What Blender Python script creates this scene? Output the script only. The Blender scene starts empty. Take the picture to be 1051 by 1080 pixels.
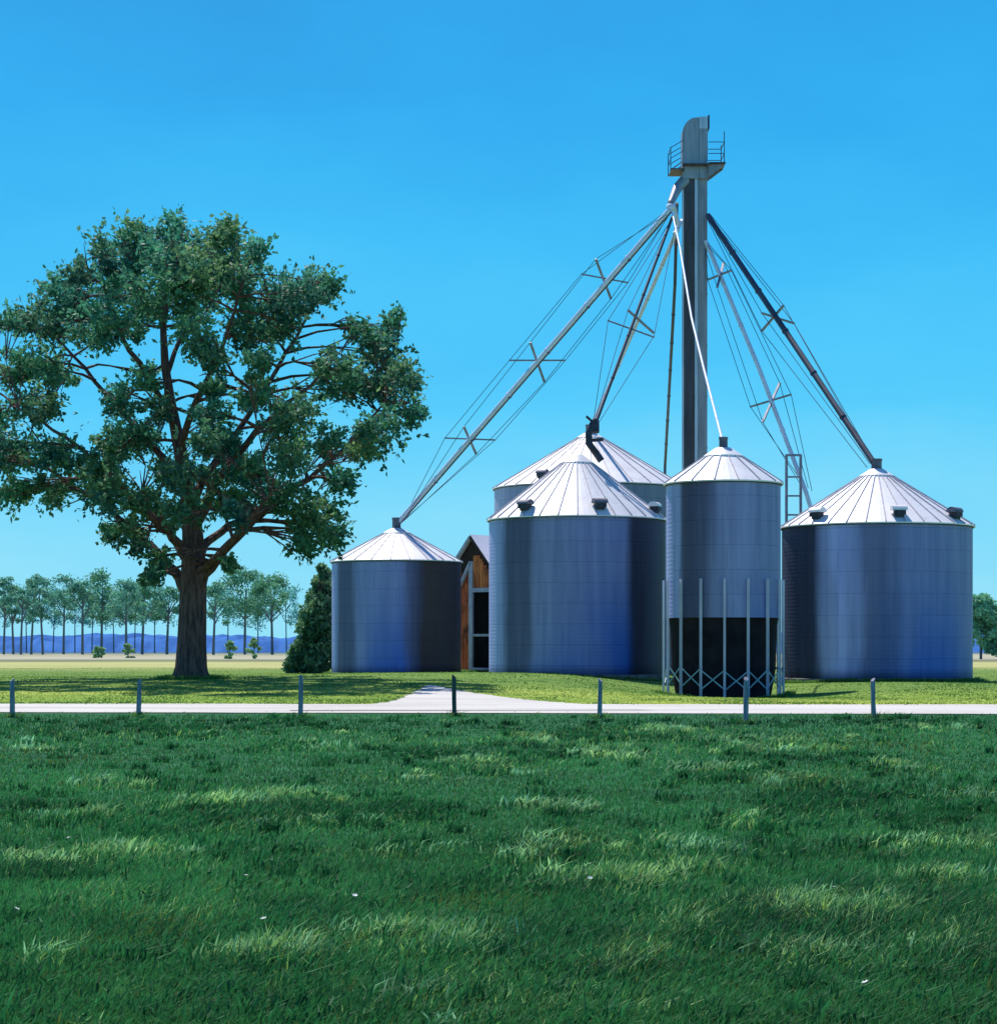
import bpy, math, random
import numpy as np
from mathutils import Vector, Matrix

random.seed(11)
RNG = np.random.default_rng(7)
S = bpy.context.scene
COL = S.collection
PI = math.pi

# ------------------------------------------------------------------ survey
F, HZ, CH = 2200.0, 682.0, 1.8          # focal length (px of 1051), horizon row, eye height


def at(px, py, d):
    return Vector(((px - 525.5) * d / F, d, CH - (py - HZ) * d / F))


def X(px, d):
    return (px - 525.5) * d / F


def gauss(x, y, cx, cy, sx, sy):
    return np.exp(-0.5 * (((x - cx) / sx) ** 2 + ((y - cy) / sy) ** 2))


def terrain(x, y):
    x = np.asarray(x, float)
    y = np.asarray(y, float)
    h = 0.42 * gauss(x, y, -13.5, 95, 15, 12)
    h = h - 0.78 * gauss(x, y, 10.2, 94.5, 3.6, 10)
    h = h + 0.22 * gauss(x, y, 3.6, 103, 4.0, 7)
    h = h + 0.20 * gauss(x, y, -3.5, 101, 5, 7)
    h = h + 0.12 * gauss(x, y, 17, 96, 4, 7)
    t = np.clip((y - 64.5) / 9.0, 0, 1)
    return h * t * t * (3 - 2 * t)


def tz(x, y):
    return float(terrain(x, y))


# ------------------------------------------------------------------ numpy noise
_perm = np.random.default_rng(3).random((256, 256))


def vnoise(x, y):
    xi = np.floor(x).astype(int)
    yi = np.floor(y).astype(int)
    fx = x - xi
    fy = y - yi
    fx = fx * fx * (3 - 2 * fx)
    fy = fy * fy * (3 - 2 * fy)
    g = lambda a, b: _perm[a & 255, b & 255]
    return (g(xi, yi) * (1 - fx) + g(xi + 1, yi) * fx) * (1 - fy) + \
           (g(xi, yi + 1) * (1 - fx) + g(xi + 1, yi + 1) * fx) * fy


def fbm(x, y, o=3):
    s, a, t = 0, 1.0, 0
    for i in range(o):
        s = s + a * vnoise(x * 2 ** i + 17 * i, y * 2 ** i + 31 * i)
        t += a
        a *= 0.5
    return s / t


# ------------------------------------------------------------------ materials
def new_mat(name):
    m = bpy.data.materials.new(name)
    m.use_nodes = True
    nt = m.node_tree
    b = nt.nodes['Principled BSDF']
    return m, nt, b


def N(nt, t, **kw):
    n = nt.nodes.new(t)
    for k, v in kw.items():
        if k in n.inputs:
            n.inputs[k].default_value = v
        else:
            setattr(n, k, v)
    return n


def mixc(nt, fac, a, b, mode='MIX'):
    n = nt.nodes.new('ShaderNodeMix')
    n.data_type = 'RGBA'
    n.blend_type = mode
    for sock, v in ((n.inputs[0], fac), (n.inputs[6], a), (n.inputs[7], b)):
        if isinstance(v, bpy.types.NodeSocket):
            nt.links.new(v, sock)
        elif isinstance(v, (tuple, list)):
            sock.default_value = (*v[:3], 1)
        else:
            sock.default_value = v
    return n.outputs[2]


def mrange(nt, v, a, b, c=0.0, d=1.0, smooth=True):
    n = nt.nodes.new('ShaderNodeMapRange')
    if smooth:
        n.interpolation_type = 'SMOOTHSTEP'
    nt.links.new(v, n.inputs[0])
    for i, q in enumerate((a, b, c, d)):
        n.inputs[1 + i].default_value = q
    return n.outputs[0]


def noise(nt, vec, scale, detail=4, stretch=(1, 1, 1), rough=0.55):
    mp = nt.nodes.new('ShaderNodeMapping')
    mp.inputs['Scale'].default_value = stretch
    nt.links.new(vec, mp.inputs[0])
    n = nt.nodes.new('ShaderNodeTexNoise')
    n.inputs['Scale'].default_value = scale
    n.inputs['Detail'].default_value = detail
    n.inputs['Roughness'].default_value = rough
    nt.links.new(mp.outputs[0], n.inputs['Vector'])
    return n.outputs[0]


def bump(nt, b, h, strength=0.4, dist=0.02):
    n = nt.nodes.new('ShaderNodeBump')
    n.inputs['Strength'].default_value = strength
    n.inputs['Distance'].default_value = dist
    nt.links.new(h, n.inputs['Height'])
    nt.links.new(n.outputs[0], b.inputs['Normal'])


def simple(name, c1, c2, rough=0.6, metal=0.0, scale=3.0, stretch=(1, 1, 1), bmp=0.2, spec=0.5):
    m, nt, b = new_mat(name)
    tc = N(nt, 'ShaderNodeTexCoord')
    f = noise(nt, tc.outputs['Object'], scale, 5, stretch)
    f2 = mrange(nt, f, 0.3, 0.7)
    nt.links.new(mixc(nt, f2, c1, c2), b.inputs['Base Color'])
    b.inputs['Roughness'].default_value = rough
    b.inputs['Metallic'].default_value = metal
    b.inputs['Specular IOR Level'].default_value = spec
    if bmp:
        bump(nt, b, f, bmp)
    return m


M = {}
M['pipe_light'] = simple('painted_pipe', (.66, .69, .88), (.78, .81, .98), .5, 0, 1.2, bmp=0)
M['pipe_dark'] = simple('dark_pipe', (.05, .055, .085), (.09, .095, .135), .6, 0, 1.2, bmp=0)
M['pipe_mid'] = simple('grey_pipe', (.30, .31, .36), (.42, .43, .48), .5, .3, 1.2, bmp=0)
M['cable'] = simple('steel_cable', (.05, .09, .16), (.08, .12, .20), .6, .3, 5, bmp=0)
M['arm'] = simple('angle_iron', (.22, .20, .26), (.36, .33, .40), .6, .2, 3, bmp=0)
M['dark_steel'] = simple('dark_steel', (.035, .035, .05), (.07, .07, .09), .6, .3, 2)
M['shade_shell'] = simple('shaded_hopper_steel', (.014, .011, .018), (.028, .022, .034), .8, 0, 1.5, spec=.1)  # near-black colour stands for the shade under the bin
M['cap'] = simple('cap_steel', (.11, .10, .14), (.2, .19, .24), .6, .2, 4, bmp=0)
M['leg_steel'] = simple('galvanised_leg', (.66, .60, .76), (.82, .76, .88), .5, .3, 2, (1, 1, .3))
M['brace_steel'] = simple('brace_blue', (.20, .34, .44), (.32, .48, .58), .5, .3, 2)
M['tower_dark'] = simple('tower_dark_sheet', (.060, .044, .052), (.11, .085, .098), .5, .35, .9, (3, 3, .35))
M['tower_mid'] = simple('tower_mid_sheet', (.28, .24, .265), (.43, .38, .41), .45, .35, .9, (3, 3, .35))
M['tower_light'] = simple('tower_light_sheet', (.48, .48, .55), (.68, .68, .74), .45, .3, .9, (3, 3, .35))
M['post'] = simple('weathered_post_wood', (.20, .18, .22), (.40, .37, .42), .85, 0, 9, (2, 2, .25), .6)
M['post_dark'] = simple('mossy_post_wood', (.035, .05, .045), (.10, .11, .10), .85, 0, 9, (2, 2, .25), .6)
M['white_trim'] = simple('old_white_trim', (.34, .34, .42), (.55, .54, .60), .7, 0, 4, (1, 1, .4), .3)
M['concrete'] = simple('stained_concrete', (.10, .10, .10), (.24, .23, .22), .9, 0, 2.5)
M['barn_roof'] = simple('barn_roof_sheet', (.82, .80, .80), (.90, .87, .87), .5, .1, 1)
M['interior'] = simple('barn_interior_boards', (.012, .010, .014), (.025, .018, .02), .9, 0, 2)


def wood_rust(name, dark, lite):
    m, nt, b = new_mat(name)
    tc = N(nt, 'ShaderNodeTexCoord')
    f = noise(nt, tc.outputs['Object'], 2.2, 6, (3, 3, .35))
    g = noise(nt, tc.outputs['Object'], 0.9, 4, (1, 1, .8))
    c = mixc(nt, mrange(nt, f, .35, .65), dark, lite)
    c = mixc(nt, mrange(nt, g, .45, .7), c, (.035, .014, .010))
    nt.links.new(c, b.inputs['Base Color'])
    b.inputs['Roughness'].default_value = .85
    bump(nt, b, f, .5, .03)
    return m


M['barn_red'] = wood_rust('rust_red_boards', (.42, .052, .018), (.74, .16, .05))
M['barn_orange'] = wood_rust('orange_boards', (.50, .085, .02), (.86, .27, .07))
M['barn_brown'] = wood_rust('brown_gable_boards', (.022, .012, .011), (.05, .025, .018))


def bark(name, c1, c2):
    m, nt, b = new_mat(name)
    tc = N(nt, 'ShaderNodeTexCoord')
    f = noise(nt, tc.outputs['Object'], 5, 8, (1.6, 1.6, .22), .65)
    nt.links.new(mixc(nt, mrange(nt, f, .36, .64), c1, c2), b.inputs['Base Color'])
    b.inputs['Roughness'].default_value = .92
    bump(nt, b, f, .9, .12)
    return m


M['bark'] = bark('furrowed_bark', (.075, .036, .034), (.24, .12, .10))
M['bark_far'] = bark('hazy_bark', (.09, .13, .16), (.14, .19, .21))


def leafmat(name, trans=0.35, rough=.6, tint=(1, 1, 1)):
    m, nt, b = new_mat(name)
    a = N(nt, 'ShaderNodeAttribute', attribute_name='Col')
    c = a.outputs['Color']
    nt.links.new(c, b.inputs['Base Color'])
    b.inputs['Roughness'].default_value = rough
    b.inputs['Specular IOR Level'].default_value = .3
    tr = N(nt, 'ShaderNodeBsdfTranslucent')
    nt.links.new(c, tr.inputs['Color'])
    mx = N(nt, 'ShaderNodeMixShader')
    mx.inputs[0].default_value = trans
    nt.links.new(b.outputs[0], mx.inputs[1])
    nt.links.new(tr.outputs[0], mx.inputs[2])
    nt.links.new(mx.outputs[0], nt.nodes['Material Output'].inputs[0])
    return m


M['leaf'] = leafmat('leaf', .4)
M['leaf_far'] = leafmat('far_leaf', .25)
M['lawn_blade'] = leafmat('lawn_blade', .42, .8)
M['blade'] = leafmat('grass_blade', .45, .7)


def wallmat(name, seed, hue=(.20, .23, .42), lite=(.38, .42, .70), blue=(.07, .17, .60), bw=1.0, R=4.0, shade_bands=((0, .5), (1, .5)), reflection_blues=((0, 0), (1, 0)), warms=((0, 0), (1, 0))):
    """galvanised corrugated sheet: UV u = arc length, v = height"""
    m, nt, b = new_mat(name)
    uv = N(nt, 'ShaderNodeUVMap', uv_map='UVMap').outputs[0]
    ofs = N(nt, 'ShaderNodeVectorMath', operation='ADD')
    ofs.inputs[1].default_value = (seed * 13.7, seed * 5.1, 0)
    nt.links.new(uv, ofs.inputs[0])
    v = ofs.outputs[0]
    sp0 = N(nt, 'ShaderNodeSeparateXYZ')
    nt.links.new(uv, sp0.inputs[0])
    wv = noise(nt, v, .8, 3, (1, .12, 1))
    ma = N(nt, 'ShaderNodeMath', operation='MULTIPLY_ADD')
    nt.links.new(wv, ma.inputs[0])
    ma.inputs[1].default_value = .05 * 2 * PI * R
    nt.links.new(sp0.outputs[0], ma.inputs[2])
    dvd = N(nt, 'ShaderNodeMath', operation='DIVIDE')
    nt.links.new(ma.outputs[0], dvd.inputs[0])
    dvd.inputs[1].default_value = 2 * PI * R

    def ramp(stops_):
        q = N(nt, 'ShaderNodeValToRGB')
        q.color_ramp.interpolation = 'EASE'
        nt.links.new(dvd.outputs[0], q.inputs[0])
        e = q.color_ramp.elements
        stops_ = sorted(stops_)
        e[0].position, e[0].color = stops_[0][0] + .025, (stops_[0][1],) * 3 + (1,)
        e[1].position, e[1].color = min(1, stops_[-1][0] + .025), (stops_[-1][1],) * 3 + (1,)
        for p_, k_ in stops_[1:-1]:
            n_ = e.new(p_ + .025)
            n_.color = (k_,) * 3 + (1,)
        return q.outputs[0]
    broad = ramp(shade_bands)  # shading and reflections round the drum, painted into the base colour
    bfac = ramp(reflection_blues)  # blue reflections low on the wall, painted in as colour
    streak = noise(nt, v, 2.6, 5, (1, .05, 1), .6)
    patch = noise(nt, v, .34, 1, (1, .35, 1))
    fine = noise(nt, v, 9, 4, (1, .6, 1))
    c = mixc(nt, mrange(nt, streak, .30, .70), hue, lite)
    c = mixc(nt, mrange(nt, fine, .3, .7, 0, .15), c, (.34, .36, .60))
    hf = mrange(nt, sp0.outputs[1], .5, 6.5, 1.0, .12)
    bm = N(nt, 'ShaderNodeMath', operation='MULTIPLY')
    nt.links.new(hf, bm.inputs[0])
    nt.links.new(bfac, bm.inputs[1])
    bm2 = N(nt, 'ShaderNodeMath', operation='MULTIPLY')
    nt.links.new(mrange(nt, patch, .25, .5, .4, 1), bm2.inputs[0])
    nt.links.new(bm.outputs[0], bm2.inputs[1])
    c = mixc(nt, bm2.outputs[0], c, blue)
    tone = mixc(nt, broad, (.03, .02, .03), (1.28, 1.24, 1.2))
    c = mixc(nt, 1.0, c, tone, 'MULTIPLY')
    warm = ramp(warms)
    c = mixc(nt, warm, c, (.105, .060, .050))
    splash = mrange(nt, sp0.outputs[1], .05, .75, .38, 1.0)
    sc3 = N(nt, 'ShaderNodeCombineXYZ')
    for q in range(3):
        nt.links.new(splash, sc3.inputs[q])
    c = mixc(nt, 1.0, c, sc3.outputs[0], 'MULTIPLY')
    br = N(nt, 'ShaderNodeTexBrick')
    br.offset = .5
    br.inputs['Scale'].default_value = 1
    br.inputs['Brick Width'].default_value = 2.8 * bw
    br.inputs['Row Height'].default_value = 1.1 * bw
    br.inputs['Mortar Size'].default_value = .014
    br.inputs['Color1'].default_value = (1, 1, 1, 1)
    br.inputs['Color2'].default_value = (.93, .93, .95, 1)
    br.inputs['Mortar'].default_value = (.60, .60, .66, 1)
    nt.links.new(v, br.inputs['Vector'])
    c = mixc(nt, .8, c, br.outputs['Color'], 'MULTIPLY')
    nt.links.new(c, b.inputs['Base Color'])
    b.inputs['Metallic'].default_value = .2
    b.inputs['Specular IOR Level'].default_value = .2
    b.inputs['Roughness'].default_value = .55
    sep = N(nt, 'ShaderNodeSeparateXYZ')
    nt.links.new(uv, sep.inputs[0])
    mul = N(nt, 'ShaderNodeMath', operation='MULTIPLY')
    mul.inputs[1].default_value = 2 * PI / .19
    nt.links.new(sep.outputs[1], mul.inputs[0])
    sn = N(nt, 'ShaderNodeMath', operation='SINE')
    nt.links.new(mul.outputs[0], sn.inputs[0])
    ad = N(nt, 'ShaderNodeMath', operation='ADD')
    nt.links.new(sn.outputs[0], ad.inputs[0])
    nt.links.new(fine, ad.inputs[1])
    bump(nt, b, ad.outputs[0], .16, .012)
    return m


def roofmat():
    m, nt, b = new_mat('white_roof_sheet')
    tc = N(nt, 'ShaderNodeTexCoord')
    f = noise(nt, tc.outputs['Object'], 1.1, 6, (1, 1, .5))
    g = noise(nt, tc.outputs['Object'], 5, 5, (1, 1, .4))
    c = mixc(nt, mrange(nt, f, .35, .7), (.93, .89, .87), (.84, .79, .79))
    c = mixc(nt, mrange(nt, g, .55, .8, 0, .5), c, (.42, .38, .42))
    nt.links.new(c, b.inputs['Base Color'])
    b.inputs['Roughness'].default_value = .5
    b.inputs['Metallic'].default_value = .1
    bump(nt, b, g, .12, .02)
    return m


M['roof'] = roofmat()
M['rib'] = simple('roof_rib_steel', (.42, .39, .44), (.62, .58, .62), .6, .2, 3)


# ------------------------------------------------------------------ mesh helpers
class MB:
    def __init__(self):
        self.v, self.f, self.m, self.sm = [], [], [], []

    def add(self, verts, faces, mi=0, smooth=False):
        o = len(self.v)
        self.v += [tuple(p) for p in verts]
        for f in faces:
            self.f.append([i + o for i in f])
            self.m.append(mi)
            self.sm.append(smooth)
        return self

    def box(self, c, s, rz=0.0, mi=0, mat=None):
        c = Vector(c)
        R = mat if mat is not None else Matrix.Rotation(rz, 3, 'Z')
        vs = []
        for z in (-1, 1):
            for x, y in ((-1, -1), (1, -1), (1, 1), (-1, 1)):
                vs.append(c + R @ Vector((x * s[0] / 2, y * s[1] / 2, z * s[2] / 2)))
        return self.add(vs, [(3, 2, 1, 0), (4, 5, 6, 7), (0, 1, 5, 4), (1, 2, 6, 5), (2, 3, 7, 6), (3, 0, 4, 7)], mi)

    def bar(self, a, b, w, h=None, mi=0, up=(0, 0, 1)):
        a, b = Vector(a), Vector(b)
        d = (b - a)
        L = d.length
        d.normalize()
        u = Vector(up)
        s = d.cross(u)
        if s.length < 1e-4:
            s = Vector((1, 0, 0))
        s.normalize()
        u = s.cross(d)
        R = Matrix((s, d, u)).transposed()
        return self.box((a + b) / 2, (w, L, h or w), mat=R, mi=mi)

    def tube(self, pts, radii, seg=10, mi=0, caps=True, smooth=True):
        pts = [Vector(p) for p in pts]
        if not isinstance(radii, (list, tuple)):
            radii = [radii] * len(pts)
        n = len(pts)
        rings = []
        prev = None
        for i, p in enumerate(pts):
            t = (pts[min(i + 1, n - 1)] - pts[max(i - 1, 0)]).normalized()
            if prev is None:
                a = Vector((0, 0, 1)) if abs(t.z) < .9 else Vector((1, 0, 0))
                s = t.cross(a).normalized()
            else:
                s = (prev - t * prev.dot(t)).normalized()
            prev = s
            q = t.cross(s)
            rings.append([p + (s * math.cos(2 * PI * k / seg) + q * math.sin(2 * PI * k / seg)) * radii[i] for k in range(seg)])
        vs = [p for r in rings for p in r]
        fs = []
        for i in range(n - 1):
            for k in range(seg):
                k2 = (k + 1) % seg
                fs.append((i * seg + k, i * seg + k2, (i + 1) * seg + k2, (i + 1) * seg + k))
        self.add(vs, fs, mi, smooth)
        if caps:
            self.add(rings[0], [tuple(reversed(range(seg)))], mi)
            self.add(rings[-1], [tuple(range(seg))], mi)
        return self

    def lathe(self, prof, seg=48, c=(0, 0, 0), mi=0, smooth=True):
        vs, fs = [], []
        n = len(prof)
        for k in range(seg):
            a = 2 * PI * k / seg
            for r, z in prof:
                vs.append((c[0] + r * math.cos(a), c[1] + r * math.sin(a), c[2] + z))
        for k in range(seg):
            k2 = (k + 1) % seg
            for i in range(n - 1):
                fs.append((k * n + i, k2 * n + i, k2 * n + i + 1, k * n + i + 1))
        return self.add(vs, fs, mi, smooth)

    def prism(self, poly, axis_vec, mi=0):
        n = len(poly)
        a = Vector(axis_vec)
        vs = [Vector(p) for p in poly] + [Vector(p) + a for p in poly]
        fs = [tuple(range(n)), tuple(reversed(range(n, 2 * n)))]
        for i in range(n):
            j = (i + 1) % n
            fs.append((j, i, n + i, n + j))
        return self.add(vs, fs, mi)

    def build(self, name, mats, parent=None, origin=(0, 0, 0)):
        o3 = Vector(origin)
        me = bpy.data.meshes.new(name)
        me.from_pydata([tuple(Vector(p) - o3) for p in self.v], [], self.f)
        if not isinstance(mats, (list, tuple)):
            mats = [mats]
        for m in mats:
            me.materials.append(m)
        me.polygons.foreach_set('material_index', self.m)
        me.polygons.foreach_set('use_smooth', self.sm)
        me.update()
        o = bpy.data.objects.new(name, me)
        COL.objects.link(o)
        if parent is not None:
            o.parent = parent          # parts are built in the frame of their thing
        else:
            o.location = o3
        return o


def tag(o, label=None, cat=None, group=None, kind=None):
    for k, v in (('label', label), ('category', cat), ('group', group), ('kind', kind)):
        if v:
            o[k] = v
    return o


def thing(name, loc, label, cat, group=None):
    o = bpy.data.objects.new(name, None)
    o.empty_display_size = .3
    COL.objects.link(o)
    o.location = loc
    return tag(o, label, cat, group)


def np_mesh(name, V, FA, mat, C=None, parent=None, loc=(0, 0, 0), smooth=False):
    me = bpy.data.meshes.new(name)
    nv, nf, k = len(V), len(FA), FA.shape[1]
    me.vertices.add(nv)
    me.vertices.foreach_set('co', np.ascontiguousarray(V, np.float32).ravel())
    me.loops.add(nf * k)
    me.loops.foreach_set('vertex_index', np.ascontiguousarray(FA, np.int32).ravel())
    me.polygons.add(nf)
    me.polygons.foreach_set('loop_start', np.arange(nf, dtype=np.int32) * k)
    me.polygons.foreach_set('use_smooth', np.full(nf, smooth))
    me.update(calc_edges=True)
    me.validate()
    if C is not None:
        a = me.color_attributes.new('Col', 'FLOAT_COLOR', 'POINT')
        a.data.foreach_set('color', np.ascontiguousarray(np.c_[C, np.ones(nv)], np.float32).ravel())
    me.materials.append(mat)
    o = bpy.data.objects.new(name, me)
    COL.objects.link(o)
    o.location = loc
    if parent is not None:
        o.parent = parent
    return o


# ------------------------------------------------------------------ world, sun, camera
SUN = Vector((-.22, .49, .84)).normalized()
w = bpy.data.worlds.new('World')
S.world = w
w.use_nodes = True
nt = w.node_tree
nt.nodes.clear()
sky = N(nt, 'ShaderNodeTexSky')
sky.sky_type = 'NISHITA'
sky.sun_disc = False
sky.sun_elevation = math.asin(SUN.z)
sky.sun_rotation = math.atan2(SUN.x, SUN.y)
bg1 = N(nt, 'ShaderNodeBackground', Strength=.10)
nt.links.new(sky.outputs[0], bg1.inputs[0])
tc = N(nt, 'ShaderNodeTexCoord')
sep = N(nt, 'ShaderNodeSeparateXYZ')
nt.links.new(tc.outputs['Generated'], sep.inputs[0])
haze = noise(nt, tc.outputs['Generated'], 4.0, 6, (1, 1, 2.6))
hz = N(nt, 'ShaderNodeMath', operation='MULTIPLY_ADD')
hz.inputs[1].default_value = .16
hz.inputs[2].default_value = -.08
nt.links.new(haze, hz.inputs[0])
el = N(nt, 'ShaderNodeMath', operation='ADD')
nt.links.new(sep.outputs[2], el.inputs[0])
nt.links.new(hz.outputs[0], el.inputs[1])
rp = N(nt, 'ShaderNodeValToRGB')
nt.links.new(el.outputs[0], rp.inputs[0])
cr = rp.color_ramp
stops = [(0.0, (.30, .79, 1.0)), (.055, (.20, .72, 1.0)), (.12, (.068, .61, 1.0)), (.18, (.032, .52, .97)),
         (.25, (.012, .42, .90)), (.31, (.010, .34, .80)), (.50, (.042, .15, .50)), (1.0, (.05, .11, .40))]
cr.elements[0].position, cr.elements[0].color = stops[0][0], (*stops[0][1], 1)
cr.elements[1].position, cr.elements[1].color = stops[-1][0], (*stops[-1][1], 1)
for p, c in stops[1:-1]:
    e = cr.elements.new(p)
    e.color = (*c, 1)
bg2 = N(nt, 'ShaderNodeBackground', Strength=1.0)
nt.links.new(rp.outputs[0], bg2.inputs[0])
ms = N(nt, 'ShaderNodeMixShader')
ms.inputs[0].default_value = .93
nt.links.new(bg1.outputs[0], ms.inputs[1])
nt.links.new(bg2.outputs[0], ms.inputs[2])
wo = N(nt, 'ShaderNodeOutputWorld')
nt.links.new(ms.outputs[0], wo.inputs[0])

sl = bpy.data.lights.new('sun', 'SUN')
sl.energy = 5.0
sl.angle = math.radians(.53)
sl.color = (1, .96, .90)
so = bpy.data.objects.new('sun', sl)
COL.objects.link(so)
so.rotation_euler = SUN.to_track_quat('Z', 'Y').to_euler()
so.location = (-20, 60, 60)

cam = bpy.data.cameras.new('camera')
co = bpy.data.objects.new('camera', cam)
COL.objects.link(co)
co.location = (0, 0, CH)
co.rotation_euler = (PI / 2, 0, 0)
cam.sensor_fit = 'HORIZONTAL'
cam.sensor_width = 36
cam.lens = 36 * F / 1051
cam.shift_y = (HZ - 540) / 1051
cam.clip_end = 30000
cam.clip_start = .1
S.camera = co
S.view_settings.view_transform = 'Standard'
S.view_settings.look = 'None'
S.view_settings.exposure = 0
S.view_settings.gamma = 1
S.cycles.max_bounces = 6
S.cycles.transparent_max_bounces = 4
S.cycles.use_denoising = True


# ------------------------------------------------------------------ ground, road, driveway, far hills
def axis(segs):
    out = []
    for a, b, n in segs:
        out += list(np.linspace(a, b, n, endpoint=False))
    out.append(segs[-1][1])
    return np.array(out)


gx = axis([(-6000, -500, 10), (-500, -60, 22), (-60, 60, 240), (60, 500, 22), (500, 6000, 10)])
gy = axis([(-60, 0, 8), (0, 60, 80), (60, 160, 200), (160, 400, 40), (400, 1500, 30), (1500, 12000, 20)])
GX, GY = np.meshgrid(gx, gy)
GZ = terrain(GX, GY)
nx, ny = len(gx), len(gy)
idx = np.arange(nx * ny).reshape(ny, nx)
FA = np.stack([idx[:-1, :-1], idx[:-1, 1:], idx[1:, 1:], idx[1:, :-1]], -1).reshape(-1, 4)

m, nt, b = new_mat('ground_cover')
pos = N(nt, 'ShaderNodeNewGeometry').outputs['Position']
n1 = noise(nt, pos, .12, 4, (.35, 1, 1))
n2 = noise(nt, pos, 1.4, 5, (.35, 1, 1))
n3 = noise(nt, pos, .02, 4, (.3, 1, 1))
sp = N(nt, 'ShaderNodeSeparateXYZ')
nt.links.new(pos, sp.inputs[0])


def warp(amp, nz):
    q = N(nt, 'ShaderNodeMath', operation='MULTIPLY_ADD')
    nt.links.new(nz, q.inputs[0])
    q.inputs[1].default_value = amp
    nt.links.new(sp.outputs[1], q.inputs[2])
    return q.outputs[0]


field = mixc(nt, mrange(nt, n2, .35, .65), (.016, .085, .034), (.030, .15, .055))
lawn = mixc(nt, mrange(nt, n1, .35, .65), (.22, .34, .05), (.42, .48, .09))
lawn = mixc(nt, mrange(nt, n2, .4, .7, 0, .6), lawn, (.17, .28, .05))
lawn = mixc(nt, mrange(nt, warp(8, n1), 78, 96), lawn, mixc(nt, mrange(nt, n2, .35, .65), (.10, .20, .04), (.20, .30, .06)))
dry = mixc(nt, mrange(nt, n1, .35, .65), (.40, .42, .14), (.50, .47, .20))
tan = mixc(nt, mrange(nt, n3, .35, .65), (.36, .36, .23), (.46, .43, .30))
c = mixc(nt, mrange(nt, warp(1.2, n2), 58.2, 59.4), field, lawn)
c = mixc(nt, mrange(nt, warp(40, n1), 165, 215), c, dry)
c = mixc(nt, mrange(nt, warp(40, n1), 250, 285), c, (.16, .17, .10))
c = mixc(nt, mrange(nt, warp(40, n1), 285, 320), c, tan)
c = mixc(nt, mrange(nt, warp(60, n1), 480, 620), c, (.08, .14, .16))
nt.links.new(c, b.inputs['Base Color'])
b.inputs['Roughness'].default_value = .95
b.inputs['Specular IOR Level'].default_value = .1
bump(nt, b, n2, .5, .08)
g = np_mesh('ground', np.c_[GX.ravel(), GY.ravel(), GZ.ravel()], FA, m, smooth=True)
tag(g, kind='structure')

m, nt, b = new_mat('pale_gravel')
pos = N(nt, 'ShaderNodeNewGeometry').outputs['Position']
n1 = noise(nt, pos, .5, 5, (.3, 1, 1))
n2 = noise(nt, pos, 14, 4)
c = mixc(nt, mrange(nt, n1, .35, .7), (.64, .60, .55), (.50, .46, .41))
c = mixc(nt, mrange(nt, n2, .4, .7, 0, .5), c, (.74, .70, .65))
n4 = noise(nt, pos, .9, 3, (.05, 1, 1))
c = mixc(nt, mrange(nt, n4, .52, .66, 0, .45), c, (.36, .33, .30))
nt.links.new(c, b.inputs['Base Color'])
b.inputs['Roughness'].default_value = .95
bump(nt, b, n2, .5, .03)
M['gravel'] = m


def front_edge(x):
    return 55.9 - .055 * x + .35 * (fbm(x * .35 + 3, x * 0 + 2.2) - .5)


def back_edge(x):
    return 64.6 - .035 * x + 1.1 * (fbm(x * .22 + 9, x * 0 + 5.2) - .5)


rx = np.linspace(-70, 70, 281)
tv = np.linspace(0, 1, 14)
RX = np.repeat(rx[None], 14, 0)
RY = front_edge(RX) + (back_edge(RX) - front_edge(RX)) * tv[:, None]
idx = np.arange(RX.size).reshape(14, 281)
QF = lambda ix: np.stack([ix[:-1, :-1], ix[:-1, 1:], ix[1:, 1:], ix[1:, :-1]], -1).reshape(-1, 4)
r = np_mesh('gravel_road', np.c_[RX.ravel(), RY.ravel(), (terrain(RX, RY) + .02).ravel()], QF(idx), M['gravel'], smooth=True)
tag(r, kind='structure')

# driveway edges as ground points (x, y)
gp = lambda px, py: (X(px, CH * F / (py - HZ)), CH * F / (py - HZ))
dl = [gp(300, 750.5), gp(372, 746), gp(408, 741.5), gp(428, 737), gp(438, 733.5), gp(446, 731), gp(451, 729.3)]
dr = [gp(690, 750), gp(640, 746), gp(590, 742), gp(545, 738.5), gp(512, 735.5), gp(480, 732), gp(458, 729.3)]


def resample(P, n):
    P = np.array(P)
    t = np.linspace(0, len(P) - 1, n)
    i = np.clip(t.astype(int), 0, len(P) - 2)
    f = (t - i)[:, None]
    pm = lambda k: P[np.clip(k, 0, len(P) - 1)]
    p0, p1, p2, p3 = pm(i - 1), pm(i), pm(i + 1), pm(i + 2)
    return .5 * (2 * p1 + (p2 - p0) * f + (2 * p0 - 5 * p1 + 4 * p2 - p3) * f ** 2 + (3 * p1 - p0 - 3 * p2 + p3) * f ** 3)


A, B = resample(dl, 90), resample(dr, 90)
tt = np.linspace(0, 1, 26)[None, :, None]
D = A[:, None] * (1 - tt) + B[:, None] * tt
D[:, 0] += (RNG.random((90, 2)) - .5) * .25
D[:, -1] += (RNG.random((90, 2)) - .5) * .25
idx = np.arange(90 * 26).reshape(90, 26)
dv = np_mesh('gravel_driveway', np.c_[D[..., 0].ravel(), D[..., 1].ravel(), (terrain(D[..., 0], D[..., 1]) + .035).ravel()],
             QF(idx), M['gravel'], smooth=True)
tag(dv, kind='structure')


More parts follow.
